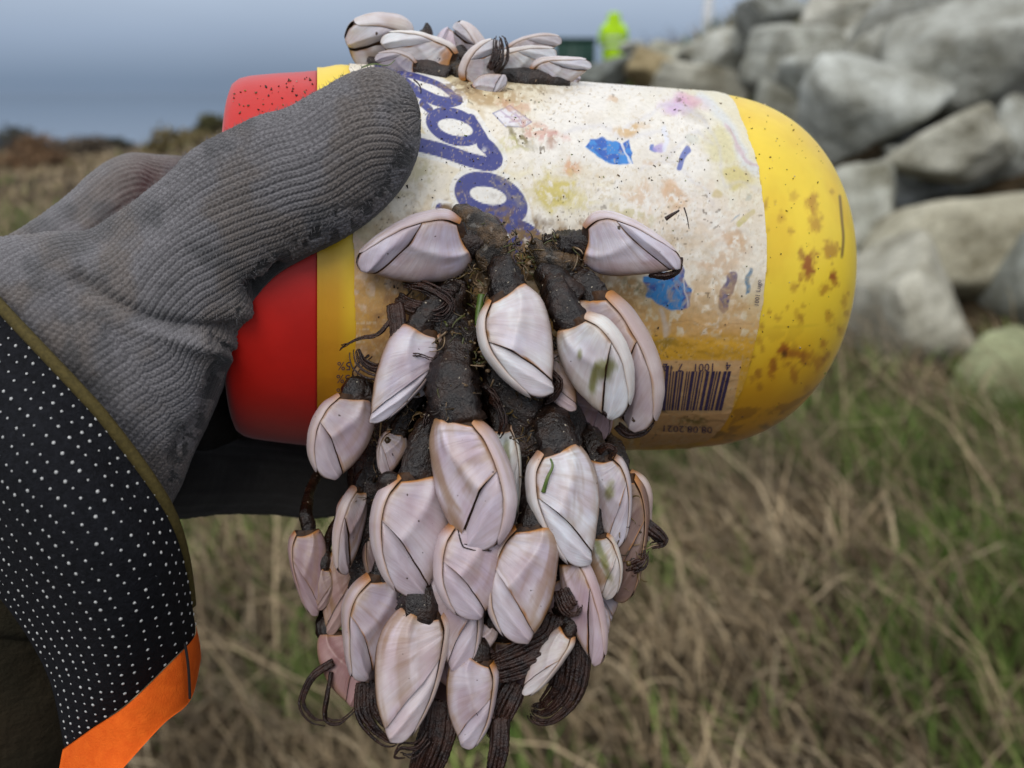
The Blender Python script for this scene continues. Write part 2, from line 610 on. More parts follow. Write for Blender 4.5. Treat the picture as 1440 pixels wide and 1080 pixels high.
def blades(name, X, Y, hmin, hmax, wid, lean, label=None, green_bias=0.0, seed=1, flat=0.5, green_only=False, pale=0.0):
    r = np.random.default_rng(seed)
    n = len(X)
    Z = gz(X, Y) - 0.02
    H = r.uniform(hmin, hmax, n) * (0.6 + 0.8 * fbm(X * 1.3, Y * 1.3, 0, 21))
    ga = fbm(X * 2.4 + 5, Y * 2.4, 0, 33, 3)
    isg = (ga + r.normal(0, .10, n) + green_bias) > 0.60
    if green_only:
        isg[:] = True
    H = np.where(isg, H * 0.7, H)
    az = r.normal(math.radians(lean), 1.1, n)
    bend = r.uniform(flat * .6, flat * 1.6, n)
    bend = np.where(isg, bend * .6, bend)
    dx, dy = np.cos(az), np.sin(az)
    t = np.linspace(0, 1, 4)
    ang = bend[:, None] * t[None] * 1.1
    rad = np.cumsum(np.c_[np.zeros(n), np.sin(ang[:, 1:]) * H[:, None] / 3], 1)
    hh = np.cumsum(np.c_[np.zeros(n), np.cos(ang[:, 1:]) * H[:, None] / 3], 1)
    pa = r.uniform(0, math.pi, n)
    wx, wy = np.cos(pa), np.sin(pa)
    wd = wid * r.uniform(.6, 1.5, n)[:, None] * np.array([1, .9, .65, .12])[None]
    cx = X[:, None] + dx[:, None] * rad
    cy = Y[:, None] + dy[:, None] * rad
    cz = Z[:, None] + hh
    L = np.stack([cx - wx[:, None] * wd, cy - wy[:, None] * wd, cz], -1)
    R = np.stack([cx + wx[:, None] * wd, cy + wy[:, None] * wd, cz], -1)
    V = np.stack([L, R], 2)  # n,4,2,3
    base = (np.arange(n) * 8)[:, None, None]
    k = np.arange(3)[None, :, None] * 2
    f = base + k + np.array([0, 1, 3, 2])[None, None]
    c = np.where(isg[:, None], GREEN[r.integers(0, 3, n)], STRAW[r.choice(5, n, p=[.24, .26, .22, .08, .20])])
    c = c * r.uniform(.5, 1.45, (n, 1)) * (.35 + 1.3 * fbm(X * 2.2, Y * 2.2, 0, 61, 3))[:, None]
    c = c * (1 + pale)
    C = np.repeat(c, 8, 0)
    o = mk(name, V.reshape(-1, 3), f.reshape(-1, 4), M_GRASS, col=C, stuff=True)
    if label:
        tag(o, label, 'grass')
        o['kind'] = 'stuff'
    return o


def scatter(n, y0, y1, spread, seed, xc=0.0):
    r = np.random.default_rng(seed)
    # uniform in area within the view wedge
    d = np.sqrt(r.uniform(y0 ** 2, y1 ** 2, n))
    a = r.uniform(-spread, spread, n) + xc
    return d * np.sin(a), d * np.cos(a)


def build_grass():
    X, Y = scatter(22000, 1.35, 4.6, 0.94, 1)
    blades('dry_grass', X, Y, .22, .60, .0040, 150, 'matted dry straw coloured grass with green tufts in the foreground field', seed=1, flat=1.35, pale=.02, green_bias=.10)
    X, Y = scatter(33000, 4.4, 12.0, 0.98, 2)
    k = ((X - 2.3) * .947 + (Y - 5.0) * .32) < 0.7
    X, Y = X[k], Y[k]
    blades('dry_grass', X, Y, .18, .48, .0060, 120, 'dry grass of the middle field running back to the foot of the boulders', seed=2, flat=1.15, green_bias=.05)
    X, Y = scatter(30000, 12.0, 27, 0.88, 3)
    k = X < 1.0
    X, Y = X[k], Y[k]
    blades('dry_grass', X, Y, .10, .26, .010, 100, 'far pale dry grass on the low land before the sea', seed=3, flat=.8, green_bias=-.12, pale=.40)
    X, Y = scatter(1500, 1.5, 5.5, 0.72, 12)
    blades('dry_stems', X, Y, .50, 1.0, .0032, 165, 'long pale dead grass stems leaning over the foreground field', seed=13, flat=1.1, green_bias=-.3, pale=.35)
    # grass crest above the boulders
    r = np.random.default_rng(4)
    X = r.uniform(2.0, 8.0, 9000)
    Y = r.uniform(11.5, 19, 9000)
    k = ((X - 2.3) * .947 + (Y - 5.0) * .32) > 2.6
    blades('bank_grass', X[k], Y[k], .30, .62, .008, 100, 'short green and yellow grass on the crest of the bank above the boulders', seed=5, flat=.7, green_bias=.16)


build_grass()


# ------------------------------------------------------------------ boulders
def ico(sub):
    import bmesh
    bm = bmesh.new()
    bmesh.ops.create_icosphere(bm, subdivisions=sub, radius=1)
    V = np.array([v.co[:] for v in bm.verts])
    Fc = np.array([[v.index for v in f.verts] for f in bm.faces])
    bm.free()
    return V, Fc


ICO5, ICO5F = ico(5)
ICO3, ICO3F = ico(3)


def boulder(px, py, d, wp, hp, rot, label, col, seed, deep=0.9, sharp=15.0):
    r = np.random.default_rng(seed)
    c = W(px, py, d)
    sx, sz = wp / F * d / 2, hp / F * d / 2
    sy = deep * (sx + sz) / 2 * 1.15
    D = ICO5
    nrm = unit(r.normal(size=(15, 3)))
    off = r.uniform(.58, .98, 15)
    # smooth intersection of half spaces: a blunt, faceted block
    q = np.maximum(D @ nrm.T / off[None], 0.02)
    rad = 1.0 / (np.sum(q ** sharp, 1) ** (1 / sharp))
    P = D * rad[:, None]
    P /= np.abs(P).max(0)
    n = (fbm(P[:, 0] * 1.6 + seed, P[:, 1] * 1.6, P[:, 2] * 1.6, 3, 4) - .5) * .22 + (fbm(P[:, 0] * 7 + seed, P[:, 1] * 7, P[:, 2] * 7, 8, 3) - .5) * .05
    st = vnoise(P[:, 2] * 6 + P[:, 0] * 1.5, P[:, 0] * .7 + seed, P[:, 1] * .7, 4)
    P = P * (1 + n + (st - .5) * .05)[:, None]
    a = math.radians(rot)
    x, z = P[:, 0] * sx, P[:, 2] * sz
    V = np.stack([x * math.cos(a) - z * math.sin(a), P[:, 1] * sy, x * math.sin(a) + z * math.cos(a)], -1)
    V = V * 1.2 + c
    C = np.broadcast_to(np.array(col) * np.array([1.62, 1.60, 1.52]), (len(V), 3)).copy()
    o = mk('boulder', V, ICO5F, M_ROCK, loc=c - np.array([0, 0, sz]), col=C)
    return tag(o, label, 'boulder', 'boulders of the rock bank')


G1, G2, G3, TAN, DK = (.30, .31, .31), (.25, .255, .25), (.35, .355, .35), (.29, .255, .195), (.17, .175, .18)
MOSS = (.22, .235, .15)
ROCKS = [
    (1258, 440, 5.3, 240, 240, -24, 'big pale boulder with sloping top just right of the yellow bottle end', (.31, .30, .27)),
    (1365, 330, 6.1, 290, 240, 14, 'large rounded tan boulder above the pale sloping one, third up on the right', (.28, .265, .22)),
    (1482, 392, 5.5, 130, 210, 4, 'tall shaded grey boulder cut by the right edge of the photo', (.22, .23, .225)),
    (1350, 212, 6.9, 225, 105, 8, 'long flat slab like boulder lying over the rounded tan one', (.31, .305, .28)),
    (1222, 275, 6.6, 125, 160, -14, 'grey block with a dark lower face beside the upper curve of the bottle', (.30, .305, .29)),
    (1190, 152, 7.6, 200, 150, -18, 'big light grey boulder with a domed top behind the bottle shoulder', G1),
    (1372, 92, 7.6, 215, 155, 6, 'largest grey boulder at upper right with a shadowed underside', G2),
    (1246, 98, 8.6, 140, 100, 14, 'angular grey boulder between the domed and the largest one', (.27, .275, .27)),
    (1278, 32, 9.2, 145, 80, 28, 'tilted dark grey block at the top of the bank', (.22, .225, .225)),
    (1108, 92, 9.6, 165, 115, 8, 'broad grey boulder with a flat sloping top left of the domed one', (.26, .265, .255)),
    (1003, 122, 11.5, 165, 85, -4, 'low rounded grey boulder directly above the bottle label', (.29, .285, .26)),
    (990, 78, 12.5, 110, 55, 3, 'pale boulder behind the low rounded one near the white pole', (.31, .31, .295)),
    (912, 98, 13.2, 72, 58, 0, 'small tan brown boulder below the person in lime', (.27, .22, .14)),
    (850, 106, 13.6, 85, 50, -6, 'dark blue grey boulder nearest the barnacles on top of the bottle', (.17, .185, .19)),
    (1080, 32, 10.6, 90, 72, 24, 'dark pointed boulder on the skyline right of the white pole', (.20, .21, .215)),
    (1178, 28, 10.4, 170, 80, 12, 'wide pale slab on the skyline beside the dark pointed boulder', (.30, .295, .28)),
    (1400, 12, 9.6, 130, 75, 4, 'brownish grey boulder at the top right corner', (.26, .25, .225)),
    (1425, 540, 4.5, 185, 120, 0, 'low mossy boulder half sunk in grass at the right edge', MOSS),
    (1318, 505, 5.7, 90, 70, 10, 'small mossy stone wedged below the rounded tan boulder', (.17, .17, .105)),
    (935, 78, 14.5, 90, 36, 4, 'small flat grey boulder on the skyline right of the person', (.27, .27, .24)),
    (1185, 330, 7.0, 110, 120, 0, 'shaded boulder peeping between bottle edge and grey block', G2),
    (1090, 165, 9.0, 120, 110, 0, 'dark boulder just above the bottle shoulder', (.21, .215, .205)),
    (1335, 8, 10.6, 120, 60, -8, 'pale grey boulder at the top between tilted block and corner', (.30, .30, .285)),
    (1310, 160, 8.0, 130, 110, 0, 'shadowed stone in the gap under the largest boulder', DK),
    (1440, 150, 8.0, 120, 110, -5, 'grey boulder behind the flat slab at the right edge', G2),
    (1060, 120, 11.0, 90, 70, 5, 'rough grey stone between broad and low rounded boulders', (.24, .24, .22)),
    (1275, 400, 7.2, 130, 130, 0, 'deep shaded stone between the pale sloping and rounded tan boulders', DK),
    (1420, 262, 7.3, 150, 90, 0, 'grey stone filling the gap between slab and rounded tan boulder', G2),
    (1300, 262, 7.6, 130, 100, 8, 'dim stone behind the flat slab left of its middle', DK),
    (1040, 72, 11.6, 110, 70, 10, 'pale blocky stone on the skyline left of the dark pointed boulder', G3),
    (1150, 110, 9.0, 120, 90, -10, 'rough stone between the broad and the domed boulder', G1),
    (960, 112, 13.0, 90, 60, 6, 'pale round stone between tan brown and low rounded boulders', G3),
    (1225, 60, 10.0, 110, 80, 0, 'pale stone under the wide skyline slab', G3),
    (1430, 60, 8.8, 140, 90, 0, 'grey stone at the right edge above the largest boulder', G1),
    (1440, 205, 7.0, 120, 110, 0, 'grey stone at the right edge beside the flat slab', G1),
    (1290, 225, 7.4, 90, 80, -10, 'small grey stone under the left end of the flat slab', G1),
    (1195, 395, 6.4, 90, 110, 0, 'grey stone right of the bottle between block and pale sloping boulder', G1),
    (1400, 470, 5.9, 120, 90, 0, 'stained stone low between pale sloping boulder and mossy one', TAN),
    (1340, 60, 8.6, 110, 90, 16, 'grey stone left of the largest boulder near the skyline', G3),
    (1060, 60, 11.3, 80, 60, -8, 'grey stone just right of the white pole foot', G1),
    (890, 70, 14.8, 70, 34, 0, 'flat grey stone at the feet of the person in lime', G1),
    (1130, 480, 5.9, 150, 150, 0, 'boulder hidden mostly behind the yellow bottle end', G2),
]
for i, (px, py, d, wp, hp, rot, lab, col) in enumerate(ROCKS):
    boulder(px, py, d, wp, hp, rot, lab, col, 100 + i)


# ------------------------------------------------------------------ shrubs on the far left
def shrub(px, py, d, wp, hp, col, label, seed):
    r = np.random.default_rng(seed)
    c = W(px, py, d)
    sx, sz = wp / F * d / 2, hp / F * d / 2
    base = np.array([c[0], c[1], c[2] - sz])
    t = thing('shrub', label, 'shrub', base, 'low shrubs at the shore')
    m = MB()
    for k in range(14):
        a = r.uniform(0, 6.28)
        tip = c + np.array([math.cos(a) * sx * r.uniform(.2, .8), math.sin(a) * sx * .6, sz * r.uniform(.1, .8)])
        p = catmull(np.array([base, (base + tip) / 2 + r.normal(0, .08, 3), tip]), 6)
        m.tube(p, np.linspace(.025, .008, 6), 5)
    m.build('stem', M_TWIG, parent=t)
    n = 2600
    cl = unit(r.normal(size=(28, 3))) * r.uniform(.35, .95, (28, 1))
    k = r.integers(0, 28, n)
    P = (cl[k] + r.normal(0, .17, (n, 3))) * np.array([sx, sx * .7, sz]) + c
    s = r.uniform(.03, .075, (n, 1))
    u = unit(r.normal(size=(n, 3))) * s
    v = unit(r.normal(size=(n, 3))) * s
    V = np.stack([P - u, P + v * .6, P + u, P - v * .6], 1)
    C = np.repeat(np.array(col) * r.uniform(.6, 1.35, (n, 1)), 4, 0)
    mk('foliage', V.reshape(-1, 3), np.arange(4 * n).reshape(-1, 4), M_SHRUB, parent=t, col=C, smooth=False)


shrub(20, 206, 22, 150, 58, (.085, .085, .07), 'dark grey green shrub at the far left against the sea', 1)  # colours of these far shrubs are lightened to stand in for haze
shrub(52, 224, 18, 130, 62, (.20, .12, .065), 'rusty brown shrub in front of the dark shrub at far left', 2)
shrub(122, 212, 21, 120, 36, (.14, .11, .08), 'low brown shrub between rusty shrub and small dark tuft', 3)
shrub(158, 207, 22, 50, 24, (.08, .085, .065), 'small dark tuft shrub at the right end of the shore scrub', 4)
shrub(250, 200, 18.5, 110, 44, (.20, .16, .075), 'pale yellow grassy shrub just left of the red lid', 5)
shrub(300, 180, 19.5, 56, 36, (.12, .115, .05), 'olive grassy shrub touching the red lid edge', 6)


# ------------------------------------------------------------------ person, green board, white pole
def skinned(name, pts, edges, radii, mat, parent, sub=2):
    me = bpy.data.meshes.new(name)
    L = WL[parent.name]
    me.from_pydata([tuple(np.array(p) - L) for p in pts], edges, [])
    o = bpy.data.objects.new(name, me)
    place(o, parent, L)
    md = o.modifiers.new('skin', 'SKIN')
    for v, rr in zip(me.skin_vertices[0].data, radii):
        v.radius = rr if isinstance(rr, tuple) else (rr, rr)
    me.skin_vertices[0].data[0].use_root = True
    sb = o.modifiers.new('sub', 'SUBSURF')
    sb.levels = sb.render_levels = sub
    dg = bpy.context.evaluated_depsgraph_get()
    nm = bpy.data.meshes.new_from_object(o.evaluated_get(dg))
    o.modifiers.clear()
    o.data = nm
    nm.polygons.foreach_set('use_smooth', np.ones(len(nm.polygons), bool))
    nm.materials.clear()
    nm.materials.append(mat)
    return o


def build_person():
    hip = W(862, 74, 21.0)
    g = hip - np.array([0, 0, .92])
    g[2] = max(g[2], float(gz(g[0], g[1])) - .0)
    t = thing('person', 'person in a lime yellow hooded jacket standing beyond the boulders with back turned', 'person', g)
    q = lambda x, y, z: g + np.array([x, y, z])
    # body: pelvis, spine, neck, head, arms forward (hands at the chest), legs
    pts = [q(0, 0, .93), q(0, .01, 1.15), q(0, 0, 1.38), q(0, .02, 1.52), q(0, .05, 1.62), q(0, .05, 1.73),
           q(-.19, 0, 1.41), q(-.26, .06, 1.14), q(-.12, .27, 1.16), q(.19, 0, 1.41), q(.26, .06, 1.14), q(.12, .27, 1.16),
           q(-.10, 0, .86), q(-.11, .02, .48), q(-.11, -.01, .08), q(-.12, .14, .04), q(.10, 0, .86), q(.11, .02, .48), q(.11, -.01, .08), q(.12, .14, .04)]
    ed = [(0, 1), (1, 2), (2, 3), (3, 4), (4, 5), (2, 6), (6, 7), (7, 8), (2, 9), (9, 10), (10, 11), (0, 12), (12, 13), (13, 14), (14, 15), (0, 16), (16, 17), (17, 18), (18, 19)]
    rd = [.14, .13, .15, .06, .09, .075, .07, .05, .04, .07, .05, .04, .09, .065, .045, .04, .09, .065, .045, .04]
    skinned('body', pts, ed, rd, M_SKIN, t)
    jp = [q(0, -.01, .62), q(0, 0, .80), q(0, 0, 1.0), q(0, 0, 1.2), q(0, -.01, 1.38), q(0, .0, 1.52), q(0, .02, 1.68), q(0, .03, 1.76),
          q(-.20, 0, 1.40), q(-.25, .03, 1.28), q(-.25, .06, 1.08), q(-.14, .22, 1.06), q(.20, 0, 1.40), q(.25, .03, 1.28), q(.25, .06, 1.08), q(.14, .22, 1.06)]
    je = [(0, 1), (1, 2), (2, 3), (3, 4), (4, 5), (5, 6), (6, 7), (4, 8), (8, 9), (9, 10), (10, 11), (4, 12), (12, 13), (13, 14), (14, 15)]
    jr = [(.27, .19), (.28, .20), (.28, .20), (.28, .20), (.28, .20),   .15, .17, .16, .14, .13, .12, .08, .14, .13, .12, .08]
    skinned('jacket', jp, je, jr, M_HIVIS, t)
    tp = [q(0, 0, .93), q(-.10, 0, .86), q(-.11, .02, .48), q(-.11, -.01, .10), q(.10, 0, .86), q(.11, .02, .48), q(.11, -.01, .10)]
    skinned('trousers', tp, [(0, 1), (1, 2), (2, 3), (0, 4), (4, 5), (5, 6)], [.155, .115, .09, .075, .115, .09, .075], M_TROUSER, t)
    for z in (1.02, 1.2):
        a = np.linspace(0, 2 * np.pi, 28, endpoint=False)
        p = np.stack([np.cos(a) * .275, np.sin(a) * .205, a * 0], -1)
        V = np.concatenate([p + q(0, 0, z - .025), p + q(0, 0, z + .025)])
        j = np.arange(28)
        mk('reflective_band', V, np.stack([j, (j + 1) % 28, 28 + (j + 1) % 28, 28 + j], -1), M_TAPE, parent=t)


build_person()


def build_board():
    c = W(808, 80, 21.0)
    w2, top = 27 / F * 21, 24 / F * 21
    base = np.array([c[0], c[1], float(gz(c[0], c[1]))])
    t = thing('green_bin', 'dark green low container left of the person in lime, behind the barnacles', 'container', base)
    z1 = c[2] + top
    h = z1 - base[2]
    m = MB()
    m.box(base + np.array([-w2, -.35, 0.1]), base + np.array([w2, .35, h - .06]))
    m.build('body', M_GREENP, parent=t)
    m = MB()
    m.box(base + np.array([-w2 - .03, -.39, h - .058]), base + np.array([w2 + .03, .39, h]))
    m.build('lid', M_GREENP, parent=t)
    for sx in (-1, 1):
        m = MB()
        m.box(base + np.array([sx * w2 * .8 - .06, -.3, -.05]), base + np.array([sx * w2 * .8 + .06, .3, .098]))
        m.build('foot', M_GREENP, parent=t)
    for k in range(5):
        x = -w2 + (k + .5) * 2 * w2 / 5
        m = MB()
        m.box(base + np.array([x - .03, -.375, .14]), base + np.array([x + .03, -.348, h - .1]))
        m.build('rib', M_GREENP, parent=t)


build_board()


def build_pole():
    c = W(993, 60, 16.5)
    base = np.array([c[0], c[1], float(gz(c[0], c[1])) - .1])
    t = thing('white_pole', 'white painted pole on the bank rising out of the top of the photo', 'pole', base)
    a = np.linspace(0, 2 * np.pi, 18, endpoint=False)
    prof = [(.095, 0), (.095, .9), (.092, 1.6), (.088, 3.2), (.082, 5.0), (.04, 5.03), (0.001, 5.05)]
    V = np.concatenate([np.stack([np.cos(a) * r, np.sin(a) * r, a * 0 + z], -1) for r, z in prof]) + base
    mk('shaft', V, grid_faces(len(prof), 18, True), M_WHITEP, parent=t)
    prof = [(.15, -.02), (.15, .12), (.12, .15), (.098, .16)]
    V = np.concatenate([np.stack([np.cos(a) * r, np.sin(a) * r, a * 0 + z], -1) for r, z in prof]) + base
    mk('foot_collar', V, grid_faces(len(prof), 18, True), M_WHITEP, parent=t)


build_pole()

# ================================================================== THE BOTTLE
YAW = math.radians(12.4)
C0 = np.array([-4.83, 2.98, 21.98])
AX = np.array([math.cos(YAW), 0, math.sin(YAW)])
NF = np.array([math.sin(YAW), 0, -math.cos(YAW)])
UY = np.array([0, 1.0, 0])
RB = 4.70


def surf(s, th, r):
    s, th, r = np.broadcast_arrays(np.asarray(s, float), np.asarray(th, float), np.asarray(r, float))
    return C0 + s[..., None] * AX + r[..., None] * (np.cos(th)[..., None] * NF + np.sin(th)[..., None] * UY)


def hit(px, py, R=RB):
    """photo pixel -> (s, theta) on the bottle's cylinder of radius R"""
    px, py = np.broadcast_arrays(np.asarray(px, float), np.asarray(py, float))
    D = np.stack([(px - 720) / F, (540 - py) / F, np.ones_like(px)], -1)
    dn, du, da = D @ NF, D @ UY, D @ AX
    on, ou, oa = -C0 @ NF, -C0 @ UY, -C0 @ AX
    A = dn ** 2 + du ** 2
    B = on * dn + ou * du
    Cc = on ** 2 + ou ** 2 - R * R
    disc = np.maximum(B * B - A * Cc, 0)
    t = (-B - np.sqrt(disc)) / A
    return oa + t * da, np.arctan2(ou + t * du, on + t * dn)


def onb(px, py, off=0.0):
    s, th = hit(px, py)
    return surf(s, th, RB + off)


S_END = 13.62


def rprof(s):
    s = np.asarray(s, float)
    q = np.clip((s - 9.4) / (S_END - 9.4), 0, 1)
    r = RB * np.maximum(1 - q ** 2.7, 0) ** (1 / 2.25)
    # foot ring at the closed end
    r = np.where(s <= 9.4, RB, r)
    neck = sstep(0.05, 0.55, s)
    r = r - 0.10 * (1 - neck)
    return r


BOTTLE = thing('plastic_jar', 'stained yellow plastic jar with red lid and torn label held sideways in the glove', 'jar', c2w(C0 + AX * 6 - UY * RB))


# --- pixel-space painting helpers (each vertex of the jar knows where it stands in the photograph)
def seg_dist(x, y, P):
    P = np.asarray(P, float)
    d = np.full(x.shape, 1e9)
    for a, b in zip(P[:-1], P[1:]):
        v = b - a
        t = np.clip(((x - a[0]) * v[0] + (y - a[1]) * v[1]) / max(v @ v, 1e-9), 0, 1)
        d = np.minimum(d, np.hypot(x - a[0] - t * v[0], y - a[1] - t * v[1]))
    return d


def stroke(x, y, P, wd, soft=0.8, n=24):
    P = catmull(np.c_[np.asarray(P, float), np.zeros(len(P))], n)[:, :2] if len(P) > 2 else np.asarray(P, float)
    return 1 - sstep(wd / 2 - soft, wd / 2 + soft, seg_dist(x, y, P))


def ell(x, y, cx, cy, rx, ry, rot=0, soft=.06, rag=0.0, sc=.08, seed=0):
    a = math.radians(rot)
    u = ((x - cx) * math.cos(a) + (y - cy) * math.sin(a)) / rx
    v = (-(x - cx) * math.sin(a) + (y - cy) * math.cos(a)) / ry
    d = np.hypot(u, v)
    if rag:
        d = d + (fbm(x * sc, y * sc, 0, seed, 4) - .5) * rag * 2
    return 1 - sstep(1 - soft, 1 + soft, d)


def poly(x, y, P):
    P = np.asarray(P, float)
    c = np.zeros(x.shape, bool)
    j = len(P) - 1
    for i in range(len(P)):
        xi, yi = P[i]
        xj, yj = P[j]
        c ^= ((yi > y) != (yj > y)) & (x < (xj - xi) * (y - yi) / (yj - yi + 1e-12) + xi)
        j = i
    d = seg_dist(x, y, np.vstack([P, P[:1]]))
    return np.where(c, 1 - 0.5 * (1 - sstep(0, 1.0, d)), 0.5 * (1 - sstep(0, 1.0, d)))


def mixc(C, col, m):
    m = np.clip(m, 0, 1)[..., None]
    return C * (1 - m) + np.asarray(col, float) * m


YELLOW = np.array([.86, .62, .038])
ORANGE_D = np.array([.50, .24, .018])


def paint_body(s, th, x, y, front):
    C = np.broadcast_to(YELLOW, x.shape + (3,)).copy()
    n = fbm(s * 1.1, th * 4, 0, 41)
    C = mixc(C, (.70, .42, .014), .45 * sstep(.45, .8, n))
    # amber of the shaded underside painted into the colour; brown marks, denser low down
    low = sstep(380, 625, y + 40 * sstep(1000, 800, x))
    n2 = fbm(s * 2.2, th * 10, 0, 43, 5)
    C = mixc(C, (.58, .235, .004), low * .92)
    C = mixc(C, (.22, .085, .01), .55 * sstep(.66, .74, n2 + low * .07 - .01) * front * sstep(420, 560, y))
    for (cx, cy, rx, ry, rot, k) in [(1142, 285, 7, 14, 0, .5), (1147, 312, 8, 12, 10, .45), (1137, 375, 9, 20, 10, .75), (1167, 352, 9, 11, 0, .5), (1173, 392, 6, 9, 0, .8),
                                     (1160, 406, 6, 8, 30, .5), (1117, 405, 5, 6, 0, .4), (1103, 494, 9, 9, 0, .85), (1121, 497, 9, 7, 0, .6), (1135, 502, 8, 9, 20, .5),
                                     (1150, 508, 7, 10, 20, .45), (1087, 515, 5, 14, 8, .65), (1117, 528, 5, 12, 0, .5), (1158, 485, 5, 8, 0, .5), (1166, 445, 5, 9, 0, .4), (1115, 275, 6, 6, 0, .3), (1098, 306, 5, 7, 0, .3)]:
        C = mixc(C, (.33, .10, .012), min(1, k * 1.3) * ell(x, y, cx, cy, rx, ry, rot, .6, .9, .16, int(cx + cy)) * front)
    C = mixc(C, (.06, .03, .01), .8 * ell(x, y, 1103, 497, 4, 5, 0, .5, .5, .2, 3) * front)
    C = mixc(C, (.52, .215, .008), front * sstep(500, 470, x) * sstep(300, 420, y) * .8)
    rr = np.random.default_rng(77)
    for k in range(70):
        cx, cy = rr.uniform(1055, 1196), rr.choice([rr.uniform(250, 480), rr.uniform(420, 600), rr.uniform(500, 620)])
        e = rr.uniform(1.5, 5)
        C = mixc(C, (.30, .11, .015), rr.uniform(.3, .8) * ell(x, y, cx, cy, e, e * rr.uniform(.8, 1.8), 0, .6, .8, .2, k) * front)
    # grime along the underside
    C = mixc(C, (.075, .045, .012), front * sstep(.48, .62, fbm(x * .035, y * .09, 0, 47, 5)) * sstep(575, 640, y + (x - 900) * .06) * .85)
    # fold mark near the closed end
    C = mixc(C, (.16, .09, .02), front * stroke(x, y, [(1181, 276), (1184, 310), (1186, 335), (1184, 360)], 4, 1.5) * .85)
    # mould line
    C = mixc(C, C * .8, front * stroke(x, y, [(1060, 458), (1120, 459), (1190, 456)], 2, 1) * .6)
    return C


def build_jar():
    # body
    ns, nth = 250, 440
    q = np.linspace(0, 1, ns)
    s = np.r_[np.linspace(0.0, 9.2, 70), 9.2 + (S_END - 9.2) * (1 - (1 - np.linspace(0, 1, 180)[1:]) ** 1.6)]
    th = np.linspace(-np.pi, np.pi, nth, endpoint=False)
    S, T = np.meshgrid(s, th, indexing='ij')
    P = surf(S, T, rprof(S))
    x, y = proj(P)
    front = (np.cos(T) > -.25) * 1.0
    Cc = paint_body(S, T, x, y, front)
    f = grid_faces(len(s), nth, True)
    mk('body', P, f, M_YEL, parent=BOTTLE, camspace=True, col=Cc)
    # moulded base: a shallow dished disc closing the end
    r = np.array([.0, .5, 1.0, 1.35, 1.55])
    # lid
    prof = [(-1.95, .0), (-1.95, 2.5), (-1.95, 3.6), (-1.93, 3.95), (-1.86, 4.13), (-1.72, 4.24), (-1.5, 4.31), (-1.2, 4.36), (-.8, 4.42), (-.4, 4.47), (-.06, 4.52), (0.0, 4.53), (.02, 4.50), (.02, 4.2)]
    pr = np.array(prof)
    th = np.linspace(-np.pi, np.pi, 160, endpoint=False)
    Sg, Tg = np.meshgrid(pr[:, 0], th, indexing='ij')
    P = surf(Sg, Tg, np.repeat(pr[:, 1:2], 160, 1))
    mk('lid', P, grid_faces(len(pr), 160, True), M_RED, parent=BOTTLE, camspace=True)


build_jar()

BLUE = (.024, .032, .205)


